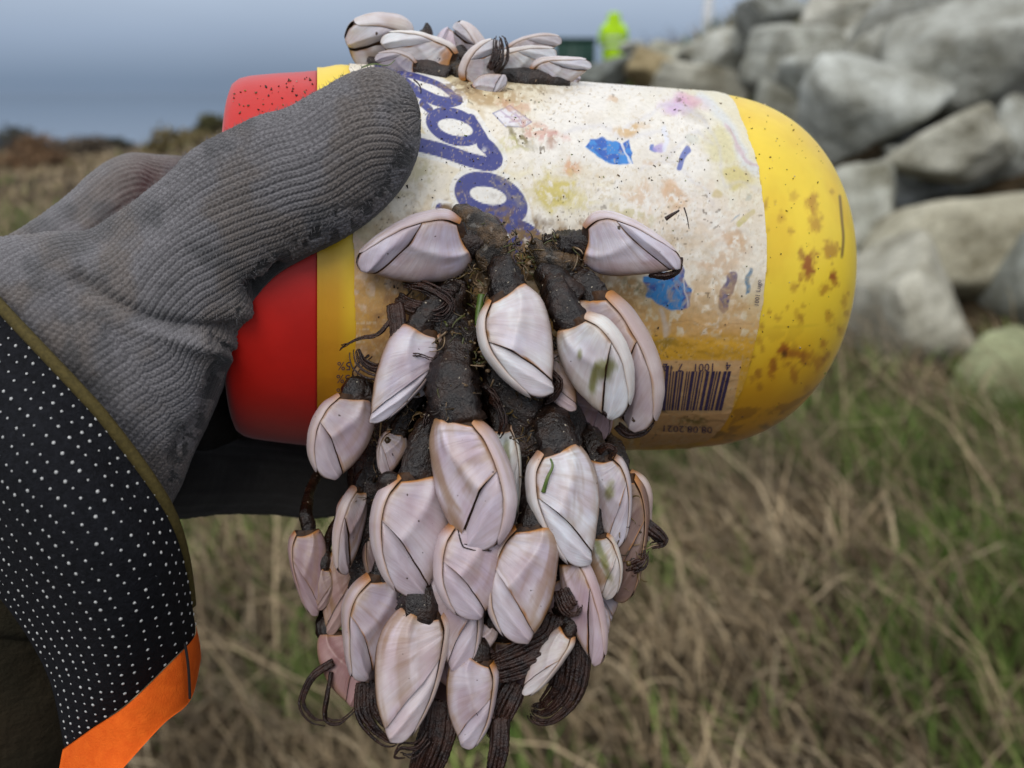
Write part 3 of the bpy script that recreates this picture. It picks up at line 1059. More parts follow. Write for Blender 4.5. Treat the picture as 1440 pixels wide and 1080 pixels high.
def paint_label(x, y, s, th, front):
    C = np.broadcast_to(np.array([.80, .73, .605]), x.shape + (3,)).copy()
    nn = fbm(x * .012, y * .016, 0, 51, 4)
    C = mixc(C, (.66, .56, .33), .75 * sstep(.42, .66, nn))
    C = mixc(C, (.56, .42, .22), .5 * sstep(.56, .70, fbm(x * .03, y * .03, 0, 52, 5)))
    # whiter on the upper right splash field
    wm = ell(x, y, 905, 230, 200, 150, 0, .35, .25, .015, 5)
    C = mixc(C, (.80, .775, .74), .6 * wm)
    # print on the lower left: peach background with orange shapes
    pe = sstep(560, 520, x) * sstep(330, 380, y)
    C = mixc(C, (.60, .36, .20), .8 * pe)
    C = mixc(C, (.74, .55, .40), .8 * poly(x, y, [(474, 345), (500, 330), (560, 395), (540, 440), (498, 438), (476, 415)]))
    C = mixc(C, (.66, .33, .045), .9 * poly(x, y, [(472, 418), (490, 408), (510, 440), (540, 445), (520, 470), (472, 470)]))
    C = mixc(C, (.66, .33, .045), .85 * poly(x, y, [(440, 352), (484, 330), (474, 350), (474, 480), (466, 600), (440, 640)]))
    # lower middle and right: the film has gone clear, mottled amber shows through
    lo = sstep(375, 455, y + 26 * (fbm(x * .02, y * .02, 0, 55) - .5) - (x - 900) * .12)
    mot = sstep(.44, .56, fbm(x * .09, y * .09, 0, 56, 5) + .16 * lo - .05)
    C = mixc(C, (.60, .335, .10), lo * (.30 + .65 * mot))
    lo2 = sstep(462, 480, y + 10 * (fbm(x * .05, y * .02, 0, 58) - .5)) * sstep(880, 920, x)
    C = mixc(C, (.62, .33, .022), lo2 * .9)
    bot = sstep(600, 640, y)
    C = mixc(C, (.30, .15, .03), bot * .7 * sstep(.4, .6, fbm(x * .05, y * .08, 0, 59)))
    # sticker with the bar code and date
    stk = poly(x, y, [(900, 505), (1043, 506), (1024, 600), (1008, 618), (900, 628)])
    C = mixc(C, (.58, .36, .20), stk * .75)
    C = mixc(C, (.50, .26, .10), stk * sstep(576, 582, y) * .6)
    x0, y0 = x, y
    x = x + 9 * (fbm(x0 * .035, y0 * .035, 0, 140, 3) - .5) * 2
    y = y + 9 * (fbm(x0 * .035, y0 * .035, 3, 141, 3) - .5) * 2
    # film band along the right edge: pale, bluish and yellowish clear areas
    rb = sstep(8.35, 9.0, s + .5 * (fbm(x * .02, y * .02, 0, 60) - .5)) * sstep(330, 250, y)
    C = mixc(C, (.66, .60, .36), rb * .55)
    C = mixc(C, (.60, .50, .16), .75 * ell(x, y, 1035, 250, 22, 20, 20, .3, .5, .05, 61))
    C = mixc(C, (.62, .56, .28), .6 * ell(x, y, 1015, 205, 26, 22, 40, .3, .5, .05, 62))
    C = mixc(C, (.42, .36, .28), .55 * ell(x, y, 978, 165, 18, 12, 20, .4, .6, .08, 63))
    C = mixc(C, (.56, .36, .60), .75 * ell(x, y, 950, 152, 18, 12, 10, .7, .6, .05, 64))
    C = mixc(C, (.60, .24, .36), .55 * ell(x, y, 972, 146, 24, 8, 12, .5, .4, .05, 65))
    C = mixc(C, (.62, .66, .72), .6 * stroke(x, y, [(985, 140), (1015, 165), (1040, 205), (1062, 245)], 14, 5))
    C = mixc(C, (.55, .38, .42), .7 * stroke(x, y, [(1022, 182), (1040, 210), (1060, 232), (1074, 246)], 4, 2))
    for P in ([(880, 178), (935, 150), (985, 168), (1012, 215), (1016, 262), (1040, 258), (1070, 275)],
              [(795, 190), (830, 180), (880, 192), (925, 182), (938, 200), (930, 222), (960, 205), (985, 190), (1000, 205)],
              [(900, 240), (945, 228), (985, 262), (1000, 290)]):
        C = mixc(C, (.55, .54, .62), .30 * stroke(x, y, P, 5, 3))
    xw, yw = x, y
    x, y = x0, y0
    # ---- brand lettering: cream halo, then blue strokes (script letters running up the jar)
    letters = [
        # first capital, mostly hidden behind the barnacles
        ([(618, 293), (640, 303), (662, 318)], 12), ([(724, 345), (722, 368), (716, 388)], 26), ([(700, 318), (735, 322), (752, 334)], 20),
        # o
        None,
        # l
        ([(586, 204), (622, 213), (660, 226), (688, 232), (697, 226), (690, 213), (680, 204)], 20),
        # a: stem
        ([(661, 170), (668, 182), (676, 194), (682, 206)], 17),
        # second capital disappearing over the top
        ([(534, 96), (560, 111), (585, 130), (610, 142), (630, 146), (643, 143)], 15),
        ([(556, 103), (590, 111), (620, 123), (642, 141)], 9),
        ([(594, 147), (604, 156)], 10),
    ]
    rings = [((690, 281), 54, 35, 24, 26, 12, 12, (686, 276)), ((639, 180), 42, 25, 20, 25, 11, 14, (640, 181))]
    halo = np.zeros_like(x)
    ink = np.zeros_like(x)
    for L in letters:
        if L is None:
            continue
        halo = np.maximum(halo, stroke(x, y, L[0], L[1] + 13, 1.2))
        ink = np.maximum(ink, stroke(x, y, L[0], L[1], .8))
    for (c, rx, ry, rot, hx, hy, hrot, hc) in rings:
        halo = np.maximum(halo, ell(x, y, *c, rx + 7, ry + 7, rot, .03))
        ink = np.maximum(ink, ell(x, y, *c, rx, ry, rot, .025))
        ink = ink * (1 - ell(x, y, *hc, hx, hy, hrot, .06))
    wear = sstep(.60, .72, fbm(x * .06, y * .06, 0, 70, 5)) * ell(x, y, 660, 212, 40, 10, 18, .4) * .7
    C = mixc(C, (.78, .76, .72), halo * .9)
    C = mixc(C, (.60, .44, .28), .4 * stroke(x, y, [(735, 262), (746, 290), (752, 315), (775, 333)], 3, 1.5))
    C = mixc(C, BLUE, ink * (.97 - wear))
    # yellow spot and lower blue bit next to the first capital
    C = mixc(C, (.55, .42, .01), ell(x, y, 741, 366, 13, 12, 0, .2))
    # small printed frame mark: grey outline square with a grid of strokes
    fr = [(693, 161), (717, 150), (747, 173), (735, 181), (711, 180)]
    C = mixc(C, (.72, .70, .76), poly(x, y, fr) * .8)
    for a, b in ((0, 1), (1, 2), (3, 4), (4, 0), (2, 3)):
        C = mixc(C, (.25, .24, .36), stroke(x, y, [fr[a], fr[b]], 1.8, .6) * .8)
    for P in ([(703, 157), (722, 172)], [(710, 166), (733, 166)], [(712, 154), (725, 164)], [(724, 160), (735, 175)], [(716, 174), (730, 172)]):
        C = mixc(C, (.45, .34, .45), stroke(x, y, P, 2.2, .7) * .7)
    # blue splashes
    x, y = xw, yw
    sp = poly(x, y, [(818, 207), (825, 194), (846, 193), (872, 199), (880, 194), (888, 213), (885, 222), (887, 232), (866, 229), (848, 225), (836, 216)])
    C = mixc(C, (.045, .23, .60), sp)
    C = mixc(C, (.03, .09, .42), sp * sstep(.50, .62, fbm(x * .07, y * .12, 0, 71)) * .8)
    C = mixc(C, (.75, .76, .80), stroke(x, y, [(872, 199), (876, 212), (884, 231)], 3, 1) * .85)
    sp = poly(x, y, [(903, 388), (935, 380), (962, 376), (966, 392), (976, 403), (972, 436), (950, 432), (925, 428), (905, 418)])
    C = mixc(C, (.035, .22, .52), sp)
    C = mixc(C, (.02, .06, .30), sp * sstep(.47, .6, fbm(x * .06, y * .09, 0, 72)) * .9)
    C = mixc(C, (.62, .62, .66), stroke(x, y, [(965, 392), (966, 410), (970, 434)], 3, 1) * .8)
    for (P, wd, col) in [([(955, 234), (962, 222), (968, 214)], 9, (.10, .14, .42)), ([(914, 202), (916, 208), (922, 211)], 6, (.08, .16, .50)), ([(1015, 430), (1019, 410), (1026, 388)], 13, (.09, .07, .16)),
                         ([(1050, 378), (1047, 392), (1049, 408)], 5, (.02, .16, .30)), ([(1034, 318), (1044, 308), (1056, 298)], 9, (.52, .46, .16)), ([(1024, 312), (1036, 302)], 2, (.10, .22, .34))]:
        C = mixc(C, col, stroke(x, y, P, wd, 1.2) * .9)
    C = mixc(C, (.42, .33, .62), ell(x, y, 926, 207, 9, 6, 0, .3) * .8)
    C = mixc(C, (.74, .76, .84), stroke(x, y, [(932, 182), (936, 196), (934, 210)], 6, 2) * .7)
    C = mixc(C, (.58, .58, .50), ell(x, y, 976, 200, 11, 7, 20, .3) * .7)
    C = mixc(C, (.56, .45, .20), ell(x, y, 1007, 275, 8, 7, 0, .3) * .8)
    C = mixc(C, (.42, .45, .38), ell(x, y, 1052, 279, 4, 4, 0, .3) * .8)
    # rust, algae and grime stains
    for (cx, cy, rx, ry, rot, col, k, sd) in [
        (805, 237, 15, 12, 0, (.62, .30, .13), .75, 1), (884, 182, 21, 7, -6, (.58, .34, .10), .75, 2), (862, 142, 9, 4, 0, (.58, .36, .18), .6, 3), (775, 272, 27, 22, 20, (.55, .44, .045), .8, 4),
        (806, 285, 28, 12, 10, (.55, .46, .10), .5, 5), (734, 194, 20, 19, 20, (.16, .12, .015), .85, 6), (752, 178, 26, 10, 20, (.55, .22, .13), .6, 7), (768, 192, 22, 8, 10, (.58, .24, .20), .6, 8),
        (778, 200, 10, 8, 0, (.35, .14, .07), .7, 9), (690, 140, 45, 12, 6, (.42, .27, .12), .8, 10), (640, 125, 30, 10, 15, (.20, .12, .05), .8, 11), (720, 152, 24, 8, 12, (.55, .26, .14), .6, 12),
        (948, 276, 15, 22, -25, (.62, .33, .13), .7, 13), (900, 275, 24, 16, 10, (.60, .36, .17), .55, 14), (915, 232, 10, 5, 0, (.60, .42, .26), .6, 15), (880, 303, 30, 12, 0, (.45, .38, .10), .55, 16),
        (780, 268, 60, 30, 10, (.60, .50, .14), .3, 17), (1028, 345, 20, 16, 20, (.52, .26, .08), .75, 18), (1010, 372, 26, 12, -20, (.55, .30, .12), .55, 19), (1040, 425, 14, 8, 0, (.48, .25, .08), .7, 20),
        (890, 400, 16, 10, 40, (.14, .11, .02), .75, 21), (935, 484, 20, 7, 0, (.14, .11, .02), .55, 22), (840, 365, 45, 16, 10, (.55, .34, .06), .7, 23), (600, 245, 20, 14, 0, (.52, .45, .20), .55, 24),
        (590, 310, 40, 12, 0, (.60, .45, .28), .5, 25), (560, 275, 30, 8, 0, (.60, .52, .30), .5, 26), (720, 205, 18, 9, 0, (.50, .46, .10), .5, 27), (465, 100, 14, 16, 0, (.48, .42, .14), .7, 28),
        (475, 110, 8, 10, 0, (.18, .08, .04), .6, 29), (720, 125, 60, 8, 4, (.34, .24, .12), .6, 30), (975, 590, 22, 8, -10, (.10, .085, .015), .8, 31), (935, 578, 14, 4, 0, (.10, .06, .02), .7, 32),
        (990, 300, 60, 40, 10, (.66, .50, .36), .35, 33), (930, 340, 60, 40, 0, (.62, .46, .28), .45, 34), (1050, 330, 30, 60, 0, (.66, .54, .40), .4, 35), (850, 250, 60, 14, 6, (.66, .55, .38), .4, 36), (700, 365, 115, 60, 6, (.17, .10, .04), 1.2, 37), (600, 330, 60, 24, 0, (.40, .28, .14), .7, 40), (850, 420, 60, 30, 0, (.45, .25, .08), .9, 41), (905, 360, 70, 26, 0, (.50, .34, .16), .6, 42), (1000, 420, 50, 30, 0, (.52, .32, .13), .6, 43), (560, 470, 60, 60, 0, (.45, .24, .09), .8, 44), (610, 410, 70, 60, 0, (.28, .15, .07), .7, 38), (800, 370, 60, 40, 0, (.40, .24, .09), .8, 39)]:
        m = ell(x, y, cx, cy, rx, ry, rot, .45, .75, .07, sd + 80)
        m = m * sstep(.30, .56, fbm(x * .16, y * .16, 0, sd + 200, 4))
        C = mixc(C, col, m * k)
    # fine tan speckle everywhere, dark specks
    sp = sstep(.62, .76, fbm(x * .33, y * .33, 0, 91, 4) + .10 * (fbm(x * .02, y * .02, 0, 92) - .5) * 2)
    C = mixc(C, (.54, .42, .24), sp * .42 * front)
    sp = sstep(.84, .90, vnoise(x * .30, y * .30, 0, 93))
    C = mixc(C, (.10, .06, .03), sp * sstep(.5, .65, fbm(x * .02, y * .02, 0, 94)) * .7)
    # thin seam along the label's lower third
    C = mixc(C, (.42, .24, .10), .6 * stroke(x, y, [(940, 452), (990, 457), (1060, 457)], 1.8, .8))
    # white streak of glue
    C = mixc(C, (.62, .56, .50), .6 * stroke(x, y, [(926, 436), (934, 455), (937, 472)], 8, 3))
    # nutrition table rows
    x, y = x0, y0
    for yy in (505, 524, 542, 560):
        C = mixc(C, (.24, .12, .07), .65 * stroke(x, y, [(472, yy), (512, yy)], 1.4, .6))
    C = mixc(C, (.66, .35, .26), .6 * poly(x, y, [(473, 506), (492, 506), (492, 524), (473, 524)]) + .5 * poly(x, y, [(473, 543), (492, 543), (492, 560), (473, 560)]))
    for k in range(5):
        C = mixc(C, (.70, .55, .36), .55 * sstep(.45, .6, vnoise(x * .5, y * .1, 0, 300 + k)) * stroke(x, y, [(478, 455 + k * 9), (530 - k * 6, 453 + k * 9)], 3, 1))
    return C


def build_label():
    ns, nt_ = 620, 560
    s = np.linspace(0.60, 9.95, ns)
    # dense in front, coarse behind
    tf = np.linspace(math.radians(-72), math.radians(112), nt_ - 60)
    tb = np.linspace(math.radians(112), math.radians(288), 62)[1:-1]
    th = np.r_[tf, tb]
    S, T = np.meshgrid(s, th, indexing='ij')
    P = surf(S, T, RB)
    x, y = proj(P)
    front = (np.cos(T) > -.5) * 1.0
    C = paint_label(x, y, S, T, front)
    # wrinkles in the film
    rr = .012 + .016 * sstep(.5, .75, fbm(S * 1.2, T * 9, 0, 120)) + .03 * stroke(x, y, [(1022, 182), (1040, 210), (1060, 232), (1074, 246)], 8, 4)
    P = surf(S, T, RB + .018 + rr)
    # torn edges: quads outside the label are dropped
    edge_r = 9.62 + .10 * (fbm(T * 6, S * 0, 0, 130, 4) - .5) + .25 * sstep(55, 75, np.degrees(T)) * 0
    edge_r = edge_r + .25 * np.exp(-((np.degrees(T) - 62) / 14) ** 2)
    edge_l = .72 + .10 * (fbm(T * 5, S * 0, 0, 131, 4) - .5)
    keep = (S < edge_r) & (S > edge_l)
    f = grid_faces(ns, nt_, True)
    k = keep.ravel()
    f = f[k[f].all(1)]
    used = np.unique(f)
    idx = np.full(ns * nt_, -1)
    idx[used] = np.arange(len(used))
    o = mk('label', P.reshape(-1, 3)[used], idx[f], M_LAB, parent=BOTTLE, camspace=True, col=C.reshape(-1, 3)[used])
    o['label'] = 'torn cream label with blue lettering and stains'
    return o


LABEL = build_label()


def text_decal(body, px, py, size, rot, name='lettering', flip=False, shear=0, wide=1.0):
    """printed characters laid on the jar at a photo position: size in photo pixels"""
    cu = bpy.data.curves.new('text', 'FONT')
    cu.body = body
    cu.align_x = 'CENTER'
    cu.align_y = 'CENTER'
    cu.resolution_u = 2
    tmp = bpy.data.objects.new('text', cu)
    COL.objects.link(tmp)
    dg = bpy.context.evaluated_depsgraph_get()
    me = bpy.data.meshes.new_from_object(tmp.evaluated_get(dg))
    V = np.array([v.co[:2] for v in me.vertices])
    fs = [list(p.vertices) for p in me.polygons]
    bpy.data.objects.remove(tmp)
    bpy.data.meshes.remove(me)
    V = V * size * np.array([wide, 1.0])
    V[:, 0] += V[:, 1] * shear
    a = math.radians(rot)
    x = px + V[:, 0] * math.cos(a) - V[:, 1] * math.sin(a)
    y = py - (V[:, 0] * math.sin(a) + V[:, 1] * math.cos(a))
    s, th = hit(x, y, RB + .06)
    P = surf(s, th, RB + .066)
    tri = [f for f in fs if len(f) == 3]
    qd = [f for f in fs if len(f) == 4]
    mk(name, P, [np.array(z) for z in (tri, qd) if z], M_INK, parent=LABEL, camspace=True, smooth=False)


text_decal('5%', 484, 514, 17, 180)
text_decal('15%', 487, 532, 17, 180)
text_decal('24%', 487, 551, 17, 180)
text_decal('4', 1024, 514, 16, 184, shear=.1)
text_decal('1001', 990, 516, 16, 182, shear=.1)
text_decal('7', 957, 516, 16, 182, shear=.1)
text_decal('2', 936, 516, 16, 182)
text_decal('08.08.2021', 966, 603, 13, 178, wide=1.25)
text_decal('1001 Lugo', 1066, 412, 9, 84)


def build_barcode():
    r = np.random.default_rng(3)
    m = MB()
    x = 922.0
    k = 0
    while x < 1030:
        wd = r.choice([1.6, 1.6, 3.0, 4.4])
        t = np.linspace(0, 1, 5)
        y0 = 522 if 4 < k else 514
        xs0 = x - (y0 - 520) * .2
        yy = y0 + (577 - y0) * t
        xx = x - t * 14 * (x - 880) / 150
        s1, t1 = hit(xx, yy, RB + .06)
        s2, t2 = hit(xx + wd, yy, RB + .06)
        V = np.stack([surf(s1, t1, RB + .064), surf(s2, t2, RB + .064)], 1)
        m.add(V.reshape(-1, 3), grid_faces(5, 2))
        x += wd + r.choice([1.7, 2.2, 3.6])
        k += 1
    m.build('bar_code', M_INK, parent=LABEL, camspace=True, smooth=False)


build_barcode()


def build_grit():
    """sand grains and plant crumbs stuck to the jar and lid"""
    r = np.random.default_rng(9)
    m = MB()
    tet = unit(np.array([[1, 1, 1], [-1, -1, 1], [-1, 1, -1], [1, -1, -1.]]))
    pts = []
    for k in range(620):
        px, py = r.uniform(455, 1180), r.uniform(90, 600)
        if r.random() < .4:
            py = r.uniform(100, 260)
        pts.append((px, py, .03, .2))
    for k in range(70):
        pts.append((r.uniform(325, 450), r.uniform(95, 160), .05, .1))
    for k in range(110):
        pts.append((r.uniform(480, 1000), None, .045, .2))
    for (px, py, sz, _) in pts:
        if py is None:
            s = (px - 450) / 54.0
            th = math.radians(r.uniform(78, 100))
        else:
            s, th = hit(px, py)
            s, th = float(s), float(th)
        if s < -1.8 or s > 13.4:
            continue
        rad = float(np.interp(s, [-1.95, -1.93, -1.86, -1.72, -1.5, -1.2, -.8, -.4, 0], [3.6, 3.95, 4.13, 4.24, 4.31, 4.36, 4.42, 4.47, 4.53])) if s < 0 else float(rprof(s)) + (.035 if .7 < s < 9.5 else 0)
        c = surf(s, th, rad + .008)
        e = sz * r.uniform(.25, .9)
        sc = np.array([e * r.choice([1, 1, 1, 2.5]), e, e])
        q = r.normal(size=(3, 3))
        q, _r = np.linalg.qr(q)
        V = (tet * sc) @ q.T + c
        col = r.choice([0, 1, 2, 3], p=[.55, .25, .12, .08])
        colr = [(.03, .018, .01), (.16, .09, .04), (.55, .48, .38), (.14, .20, .02)][col]
        m.add(V, None, [(0, 1, 2), (0, 3, 1), (0, 2, 3), (1, 3, 2)], colr)
    m.build('grit', M_GRIT, parent=BOTTLE, camspace=True, stuff=True, smooth=False)


build_grit()


# ================================================================== THE GLOVE
def knit(u, v, p, q):
    """relief of stocking stitch: u runs along the wales (cm), v counts wales"""
    f = v - np.floor(v)
    a = np.abs(2 * f - 1)
    col = np.sqrt(np.maximum(1 - a ** 2.4, 0))
    col = col - .22 * np.exp(-((f - .5) / .09) ** 2)
    st = .5 + .5 * np.cos(2 * np.pi * (u / q + .85 * a + .15 * np.floor(v)))
    return col * (.62 + .38 * st)


def gloves_loft(sec, nu, nf, nb, pitch=.142, row=.112, amp=.072, name='x', wref=None, grooves=(), bumps=(), coat=None, seed=0, shear=None):
    """sec rows: ax, ay, da, bx, by, db, front bulge, back bulge (cm). Returns V, faces, colours"""
    sec = np.asarray(sec, float)
    A = cs(sec[:, 0], sec[:, 1], sec[:, 2])
    B = cs(sec[:, 3], sec[:, 4], sec[:, 5])
    full = np.c_[(A + B) / 2, (A - B) / 2, sec[:, 6:8]]
    R = catmull(full, nu)
    mid, half, bf, bb = R[:, 0:3], R[:, 3:6], R[:, 6], R[:, 7]
    tv = unit(-mid)
    hn = unit(half)
    tv = unit(tv - hn * np.sum(tv * hn, 1, keepdims=True))
    ph = np.r_[np.linspace(0, np.pi, nf), np.linspace(np.pi, 2 * np.pi, nb + 2)[1:-1]]
    c, s = np.cos(ph), np.sin(ph)
    # slightly boxy section
    ss = np.sign(s) * np.abs(s) ** .9
    bul = np.where(s[None] >= 0, bf[:, None], bb[:, None]) * ss[None]
    G = mid[:, None] + half[:, None] * c[None, :, None] + tv[:, None] * bul[..., None]
    x, y = proj(G)
    disp = np.zeros_like(x)
    for (P, wd, dp) in grooves:
        P = catmull(np.c_[np.asarray(P, float), np.zeros(len(P))], 24)[:, :2]
        d = seg_dist(x, y, P)
        disp -= dp * np.exp(-(d / wd) ** 2)
    for (bx, by, rx, ry, rot, dp) in bumps:
        a = math.radians(rot)
        uu = ((x - bx) * math.cos(a) + (y - by) * math.sin(a)) / rx
        vv = (-(x - bx) * math.sin(a) + (y - by) * math.cos(a)) / ry
        disp += dp * np.exp(-(uu ** 2 + vv ** 2))
    disp += .10 * (fbm(x * .016, y * .016, 0, 500 + seed, 3) - .5)
    fm = (s >= 0)[None]
    Nn = grid_normals(G)
    ctr = G - mid[:, None]
    flip = np.sign(np.sum(Nn * ctr, -1, keepdims=True))
    Nn = Nn * np.where(flip == 0, 1, flip)
    G = G + Nn * (disp * fm)[..., None]
    # wales: arc length from the A edge; rows: arc length along the hand
    dl = np.linalg.norm(np.diff(G, axis=1), axis=2)
    v = np.concatenate([np.zeros((nu, 1)), np.cumsum(dl, 1)], 1)
    wid = v[:, nf - 1]
    if wref is not None:
        k = np.where(wid < wref, wref / np.maximum(wid, .15), 1.0)
        v = v * k[:, None]
    if shear is not None:
        # the wales fan out: on the palm they run steeper than the upper outline
        tt = np.linspace(0, 1, nu)
        step = np.r_[0, np.linalg.norm(np.diff(G[:, 0], axis=0), axis=1)]
        al = np.radians(np.interp(tt, shear[0], shear[1]))
        S = np.cumsum((np.sin(al) * step)[::-1])[::-1]
        v = v - S[:, None]
    du = np.linalg.norm(np.diff(G, axis=0), axis=2)
    u = np.concatenate([np.zeros((1, G.shape[1])), np.cumsum(du, 0)], 0)
    wob = .18 * (fbm(x * .02, y * .02, 0, 600 + seed, 3) - .5)
    h = knit(u + wob, v / pitch + wob * 1.5, pitch, row)
    co = np.zeros_like(x)
    if coat is not None:
        co = np.clip(coat(x, y, ph, np.linspace(0, 1, nu)[:, None]), 0, 1)
    h = h * (1 - .75 * co) + .35 * co
    Nn = grid_normals(G)
    flip = np.sign(np.sum(Nn * (G - mid[:, None]), -1, keepdims=True))
    Nn = Nn * np.where(flip == 0, 1, flip)
    G = G + Nn * ((h - .5) * amp)[..., None]
    # yarn colour: grey, with browner and dirtier patches
    C = np.broadcast_to(np.array([.162, .154, .162]), x.shape + (3,)).copy()
    n = fbm(x * .012 + 3, y * .012, 0, 700 + seed, 4)
    C = mixc(C, (.140, .118, .105), sstep(.45, .66, n) * .8)
    C = mixc(C, (.075, .074, .078), sstep(.55, .75, fbm(x * .02, y * .02, 5, 710 + seed, 4)) * .7)
    pl = vnoise(np.floor(v / pitch) * 1.7, u * .5, 0, 720 + seed)
    C = C * (.86 + .28 * pl)[..., None]
    C = mixc(C, (.012, .012, .013), co * .95)
    return G, grid_faces(nu, G.shape[1], True), C


GLOVE = thing('work_glove', 'grey knitted work glove with black dotted cuff gripping the jar from the left', 'glove', c2w(cs(150, 640, 20)))


def coat_thumb(x, y, ph, t):
    n = fbm(x * .03, y * .03, 0, 801, 4)
    edge = ph[None] / np.pi          # 0 at the upper edge .. 1 lower edge of the front side
    c = sstep(.80, .90, edge + (n - .5) * .22 + .04 * sstep(.75, .95, t))
    c = np.where(ph[None] > np.pi, 1.0, c)
    # patches of black latex with grey yarn showing between them
    holes = sstep(.48, .56, fbm(x * .07, y * .07, 0, 802, 3))
    return c * np.where(ph[None] < np.pi * .985, holes, 1)


THUMB = [  # A (upper edge) px,py,d   B (lower edge) px,py,d   front, back
    (-190, 470, 19.4, 130, 900, 19.6, 1.9, 2.4),
    (-110, 400, 19.2, 205, 770, 19.2, 2.0, 2.6),
    (-30, 352, 19.0, 250, 690, 19.0, 2.0, 2.8),
    (55, 334, 19.0, 270, 638, 18.9, 1.95, 2.8),
    (128, 316, 19.0, 293, 588, 18.8, 1.9, 2.6),
    (190, 284, 18.8, 318, 522, 18.4, 1.8, 2.2),
    (236, 246, 18.5, 338, 468, 18.0, 1.6, 1.7),
    (272, 212, 18.1, 353, 425, 17.6, 1.4, 1.25),
    (312, 183, 17.8, 385, 385, 17.3, 1.3, 1.0),
    (356, 161, 17.6, 430, 358, 17.1, 1.25, .9),
    (402, 146, 17.5, 474, 336, 17.0, 1.2, .85),
    (450, 126, 17.5, 514, 310, 17.0, 1.2, .85),
    (494, 107, 17.5, 547, 280, 17.0, 1.15, .85),
    (534, 103, 17.5, 571, 247, 17.0, 1.0, .8),
    (564, 115, 17.4, 585, 216, 17.05, .75, .65),
    (581, 138, 17.35, 590, 192, 17.1, .42, .4),
    (588, 160, 17.25, 591, 172, 17.2, .08, .08),
]
THUMB = [(a + .055 * (d - a) * k, b + .055 * (e - b) * k, c, d, e, f, g, h) for (a, b, c, d, e, f, g, h), k in zip(THUMB, [0, 0, 0, .3, .6, .9, 1, 1, 1.2, 1.2, 1, .6, .2, 0, 0, 0, 0])]
THUMB = [(a, b + dy, c, d, e, f, g, h) for (a, b, c, d, e, f, g, h), dy in zip(THUMB, [0] * 8 + [2, 6, 10, 12, 11, 8, 4, 2, 0])]
G, fq, C = gloves_loft(THUMB, 620, 330, 60, wref=2.75, shear=([0, .32, .50, 1], [27, 25, 0, 0]),
                       grooves=[([(110, 392), (160, 425), (215, 452), (280, 462), (322, 462)], 11, .20), ([(120, 330), (170, 330), (230, 300)], 26, .10),
                                ([(300, 478), (322, 492), (330, 510)], 7, .22), ([(352, 405), (376, 400), (392, 380)], 9, .22), ([(285, 560), (300, 530)], 8, .10), ([(240, 640), (275, 590)], 9, .08)],
                       bumps=[(300, 486, 40, 13, 12, .16), (240, 470, 80, 14, 20, .10), (338, 436, 22, 14, 0, .18), (318, 500, 12, 16, 0, .15), (440, 215, 90, 50, -25, .05)],
                       coat=coat_thumb, seed=1)
Nrm = grid_normals(G)
_c = G[:, :300].mean(1, keepdims=True)
Nrm = Nrm * np.sign(np.sum(Nrm * (G - _c), -1, keepdims=True))
_r = np.random.default_rng(5)
_n = 6500
_i, _j = _r.integers(90, 612, _n), _r.integers(0, 300, _n)
_p, _nn = G[_i, _j], Nrm[_i, _j]
_d = unit(_nn * _r.uniform(.1, 1, (_n, 1)) + _r.normal(0, .8, (_n, 3))) * _r.uniform(.05, .16, (_n, 1))
_s = unit(np.cross(_d, unit(_p))) * .0045
FUZZ_V = np.stack([_p - _s, _p + _s, _p + _d], 1).reshape(-1, 3)
mk('thumb_and_palm', G, fq, M_KNIT, parent=GLOVE, camspace=True, col=C)
mk('yarn_fuzz', FUZZ_V, np.arange(_n * 3).reshape(-1, 3), M_KNIT, parent=GLOVE, camspace=True, col=np.broadcast_to(np.array([.17, .16, .165]), FUZZ_V.shape), stuff=True)

INDEX = [
    (-190, 470, 20.0, -60, 700, 20.4, 1.6, 1.4),
    (-110, 410, 20.2, 0, 620, 20.6, 1.6, 1.5),
    (-40, 366, 20.5, 70, 560, 20.8, 1.6, 1.6),
    (35, 326, 20.8, 140, 500, 21.0, 1.5, 1.6),
    (92, 282, 21.2, 190, 440, 21.5, 1.4, 1.6),
    (135, 246, 21.6, 235, 400, 22.1, 1.3, 1.5),
    (180, 224, 22.2, 270, 360, 22.9, 1.2, 1.4),
    (232, 219, 23.2, 296, 330, 24.0, 1.1, 1.3),
    (280, 224, 24.8, 322, 320, 25.4, 1.0, 1.1),
    (330, 235, 26.8, 352, 322, 27.2, .95, 1.0),
    (400, 250, 28.3, 410, 330, 28.5, .9, .9),
    (480, 265, 29.0, 480, 340, 29.1, .9, .9),
    (560, 280, 29.5, 555, 348, 29.5, .85, .85),
    (610, 295, 29.7, 606, 340, 29.7, .55, .55),
    (628, 312, 29.8, 626, 324, 29.8, .1, .1),
]
G, fq, C = gloves_loft(INDEX, 300, 130, 40, wref=1.8, grooves=[([(110, 300), (135, 275), (175, 262)], 14, .07), ([(150, 330), (190, 290), (215, 262)], 18, .12)],
                       bumps=[(175, 252, 40, 30, -20, .18)], seed=2)
mk('index_finger', G, fq, M_KNIT, parent=GLOVE, camspace=True, col=C)


